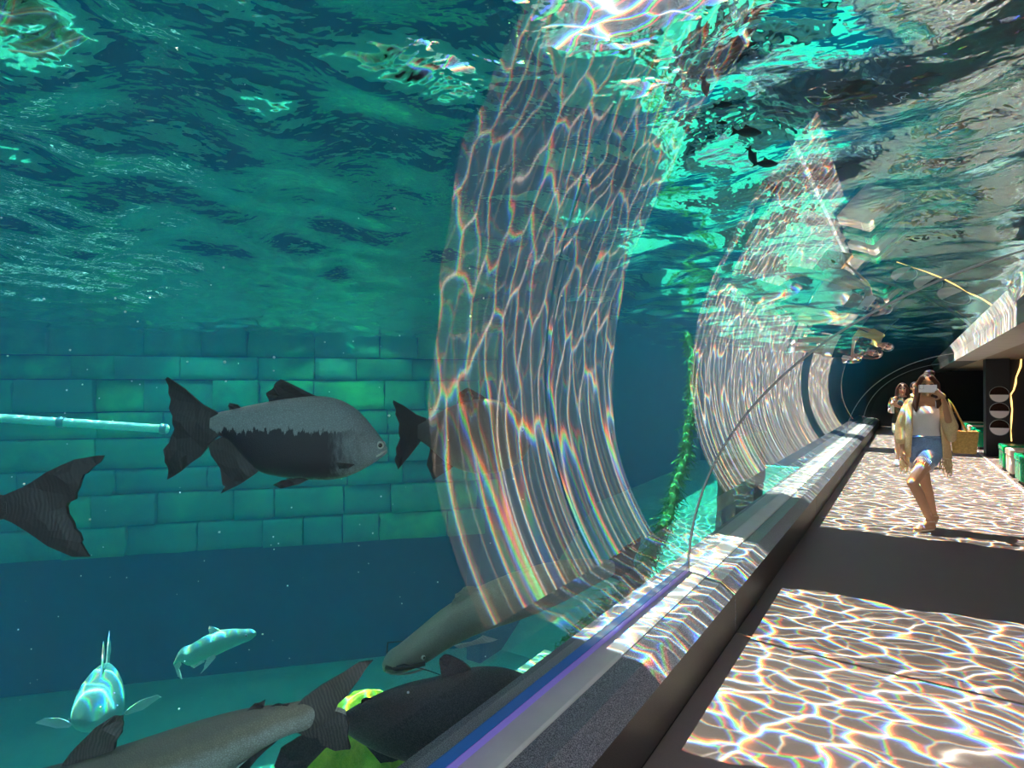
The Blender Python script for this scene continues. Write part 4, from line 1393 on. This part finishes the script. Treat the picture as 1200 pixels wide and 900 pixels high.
# woman behind on the left: olive top, ivory shorts, hands raised in front of her
PB = Vector((-0.05, 13.4, 0.0))
wb_ = thing('person', 'woman in dark olive top and ivory shorts, hands raised, standing behind the first woman', 'person', PB, 0.0)
hd = Vector((0.0, -0.02, 1.43))
shl, shr = Vector((-0.15, 0, 1.235)), Vector((0.15, 0, 1.235))
elr, wrr = Vector((0.155, -0.10, 1.02)), Vector((-0.05, -0.25, 1.11))
ell, wrl = Vector((-0.20, -0.05, 1.02)), Vector((-0.13, -0.25, 1.14))
hipl, hipr = Vector((-0.08, 0, 0.79)), Vector((0.08, 0, 0.79))
knl, anl = Vector((-0.075, -0.03, 0.43)), Vector((-0.085, 0.0, 0.09))
knr, anr = Vector((0.06, -0.03, 0.43)), Vector((0.03, 0.0, 0.09))
parts = torso(shl, shr, hipl, hipr, (0, 0, 1.275), (0, 0, 1.14), (0, 0, 0.97), (0, 0.01, 0.83)) + head(hd)
parts += [('limb', [shr, elr, wrr], [0.042, 0.034, 0.022]), ('limb', [shl, ell, wrl], [0.042, 0.034, 0.022])]
for h_, k_, a_ in ((hipl, knl, anl), (hipr, knr, anr)):
    parts += [('limb', [h_, h_.lerp(k_, 0.5), k_], [0.082, 0.066, 0.048]), ('limb', [k_, k_.lerp(a_, 0.3) + Vector((0, 0.02, 0)), a_], [0.047, 0.048, 0.030])]
    parts += foot(a_, a_ + Vector((0, 0.05, -0.055)), a_ + Vector((-0.03, -0.15, -0.055)))
parts += hand(wrr + Vector((-0.04, -0.03, 0.02)), (-0.8, -0.3, 0.4), (0, -0.2, 1), (-0.3, -0.4, -0.5))
parts += hand(wrl + Vector((0.0, -0.03, 0.05)), (0.1, -0.3, 0.95), (1, 0, 0), (0.3, 0.3, 0.3))
fuse('body', solid(parts), M['skin_pale'], wb_, 0.0075)
hp = [('ball', hd + Vector((0, 0.030, 0.036)), (0.084, 0.088, 0.088)), ('limb', [hd + Vector((0, 0.08, 0.02)), hd + Vector((0, 0.10, -0.16)), hd + Vector((0, 0.10, -0.28))], [0.075, 0.085, 0.05])]
for sg in (-1, 1):
    hp.append(('limb', [hd + Vector((sg * 0.035, -0.062, 0.082)), hd + Vector((sg * 0.08, -0.02, 0.02)), hd + Vector((sg * 0.092, -0.02, -0.10)), hd + Vector((sg * 0.10, -0.07, -0.26)), hd + Vector((sg * 0.10, -0.085, -0.33))], [0.022, 0.026, 0.030, 0.028, 0.012]))
fuse('hair', solid(hp), M['hair_brown'], wb_, 0.009, 3)
face(hd, wb_)
loft('top', [(0, 0.005, 1.285, 0.080, 0.07), (0, 0, 1.265, 0.155, 0.085), (0, 0, 1.22, 0.172, 0.11), (0, -0.01, 1.13, 0.155, 0.128), (0, 0, 1.0, 0.140, 0.11), (0, 0, 0.88, 0.165, 0.125), (0, 0, 0.80, 0.172, 0.132)], M['olive'], wb_, wob=0.01)
for sh_, el_ in ((shl, ell), (shr, elr)):
    fuse('sleeve', solid([('limb', [sh_, sh_.lerp(el_, 0.6)], [0.058, 0.056])]), M['olive'], wb_, 0.01, 2)
fuse('shorts', solid([('ball', (0, 0.01, 0.80), (0.168, 0.13, 0.10)), ('limb', [hipl, hipl.lerp(knl, 0.33)], [0.094, 0.096]), ('limb', [hipr, hipr.lerp(knr, 0.33)], [0.094, 0.096])]), M['ivory'], wb_, 0.01, 2)
for a_ in (anl, anr):
    h_, t_ = a_ + Vector((0, 0.05, -0.05)), a_ + Vector((-0.03, -0.16, -0.055))
    fuse('sneaker', solid([('limb', [a_ + Vector((0, 0.01, 0.0)), a_ + Vector((0, 0.02, -0.04))], [0.045, 0.042]), ('limb', [h_, h_.lerp(t_, 0.65), t_], [0.040, 0.044, 0.032]), ('limb', [a_, h_.lerp(t_, 0.7)], [0.042, 0.036])]), M['shoe_white'], wb_, 0.008, 2)
bo = thing('drink_bottle', 'slim pale bottle in the hands of the olive-top woman', 'bottle', PB + Vector((-0.155, -0.285, 1.09)))
bm = bmesh.new(); add_tube(bm, [(0, 0, -0.10), (0, 0, 0.09), (0, 0, 0.12), (0, 0, 0.15)], [0.03, 0.03, 0.016, 0.014], 12); obj('bottle_body', bm, M['ivory'], bo, smooth=False)
bm = bmesh.new(); add_tube(bm, [(0, 0, 0.15), (0, 0, 0.175)], 0.017, 12); obj('cap', bm, M['yellow_cloth'], bo)

# third person behind, only head and shoulder beside the first woman
PC = Vector((0.16, 14.6, 0.0))
wc = thing('person', 'dark-haired person in a yellow top, mostly hidden behind the first woman', 'person', PC, 0.2)
hd = Vector((0.0, -0.02, 1.46))
shl, shr = Vector((-0.155, 0, 1.265)), Vector((0.155, 0, 1.265))
parts = torso(shl, shr, None, None, (0, 0, 1.305), (0, 0, 1.17), (0, 0, 1.0), (0, 0.01, 0.86)) + head(hd)
for sg in (-1, 1):
    sh_, el_, wr_ = Vector((sg * 0.155, 0, 1.265)), Vector((sg * 0.20, 0.0, 1.03)), Vector((sg * 0.19, -0.08, 0.83))
    h_, k_, a_ = Vector((sg * 0.085, 0, 0.82)), Vector((sg * 0.085, -0.02, 0.45)), Vector((sg * 0.085, 0, 0.09))
    parts += [('limb', [sh_, el_, wr_], [0.042, 0.034, 0.022]), ('limb', [h_, k_], [0.085, 0.05]), ('limb', [k_, k_.lerp(a_, 0.3) + Vector((0, 0.02, 0)), a_], [0.048, 0.05, 0.03])]
    parts += hand(wr_ + Vector((0, -0.01, -0.06)), (0, -0.1, -1), (-sg * 0.2, -1, 0), (-sg * 0.5, -0.1, -0.2)) + foot(a_, a_ + Vector((0, 0.05, -0.055)), a_ + Vector((0, -0.16, -0.055)))
fuse('body', solid(parts), M['skin_pale'], wc, 0.009)
fuse('hair', solid([('ball', hd + Vector((0, 0.030, 0.036)), (0.086, 0.09, 0.09)), ('limb', [hd + Vector((0, 0.07, 0.0)), hd + Vector((0, 0.09, -0.12))], [0.075, 0.05])]), M['hair_dark'], wc, 0.01, 3)
face(hd, wc)
loft('top', [(0, 0.005, 1.315, 0.082, 0.07), (0, 0, 1.295, 0.160, 0.085), (0, 0, 1.25, 0.180, 0.11), (0, -0.01, 1.16, 0.160, 0.13), (0, 0, 1.03, 0.145, 0.112), (0, 0, 0.88, 0.170, 0.13)], M['yellow_cloth'], wc, wob=0.01)
for sg in (-1, 1):
    sh_, el_ = Vector((sg * 0.155, 0, 1.265)), Vector((sg * 0.20, 0.0, 1.03))
    fuse('sleeve', solid([('limb', [sh_, sh_.lerp(el_, 0.7)], [0.06, 0.058])]), M['yellow_cloth'], wc, 0.01, 2)
fuse('trousers', solid([('ball', (0, 0.01, 0.84), (0.172, 0.135, 0.10))] + [('limb', [(sg * 0.085, 0, 0.80), (sg * 0.085, -0.02, 0.45), (sg * 0.085, 0, 0.12)], [0.10, 0.075, 0.065]) for sg in (-1, 1)]), M['black_cloth'] if 'black_cloth' in M else M['olive'], wc, 0.01, 2)
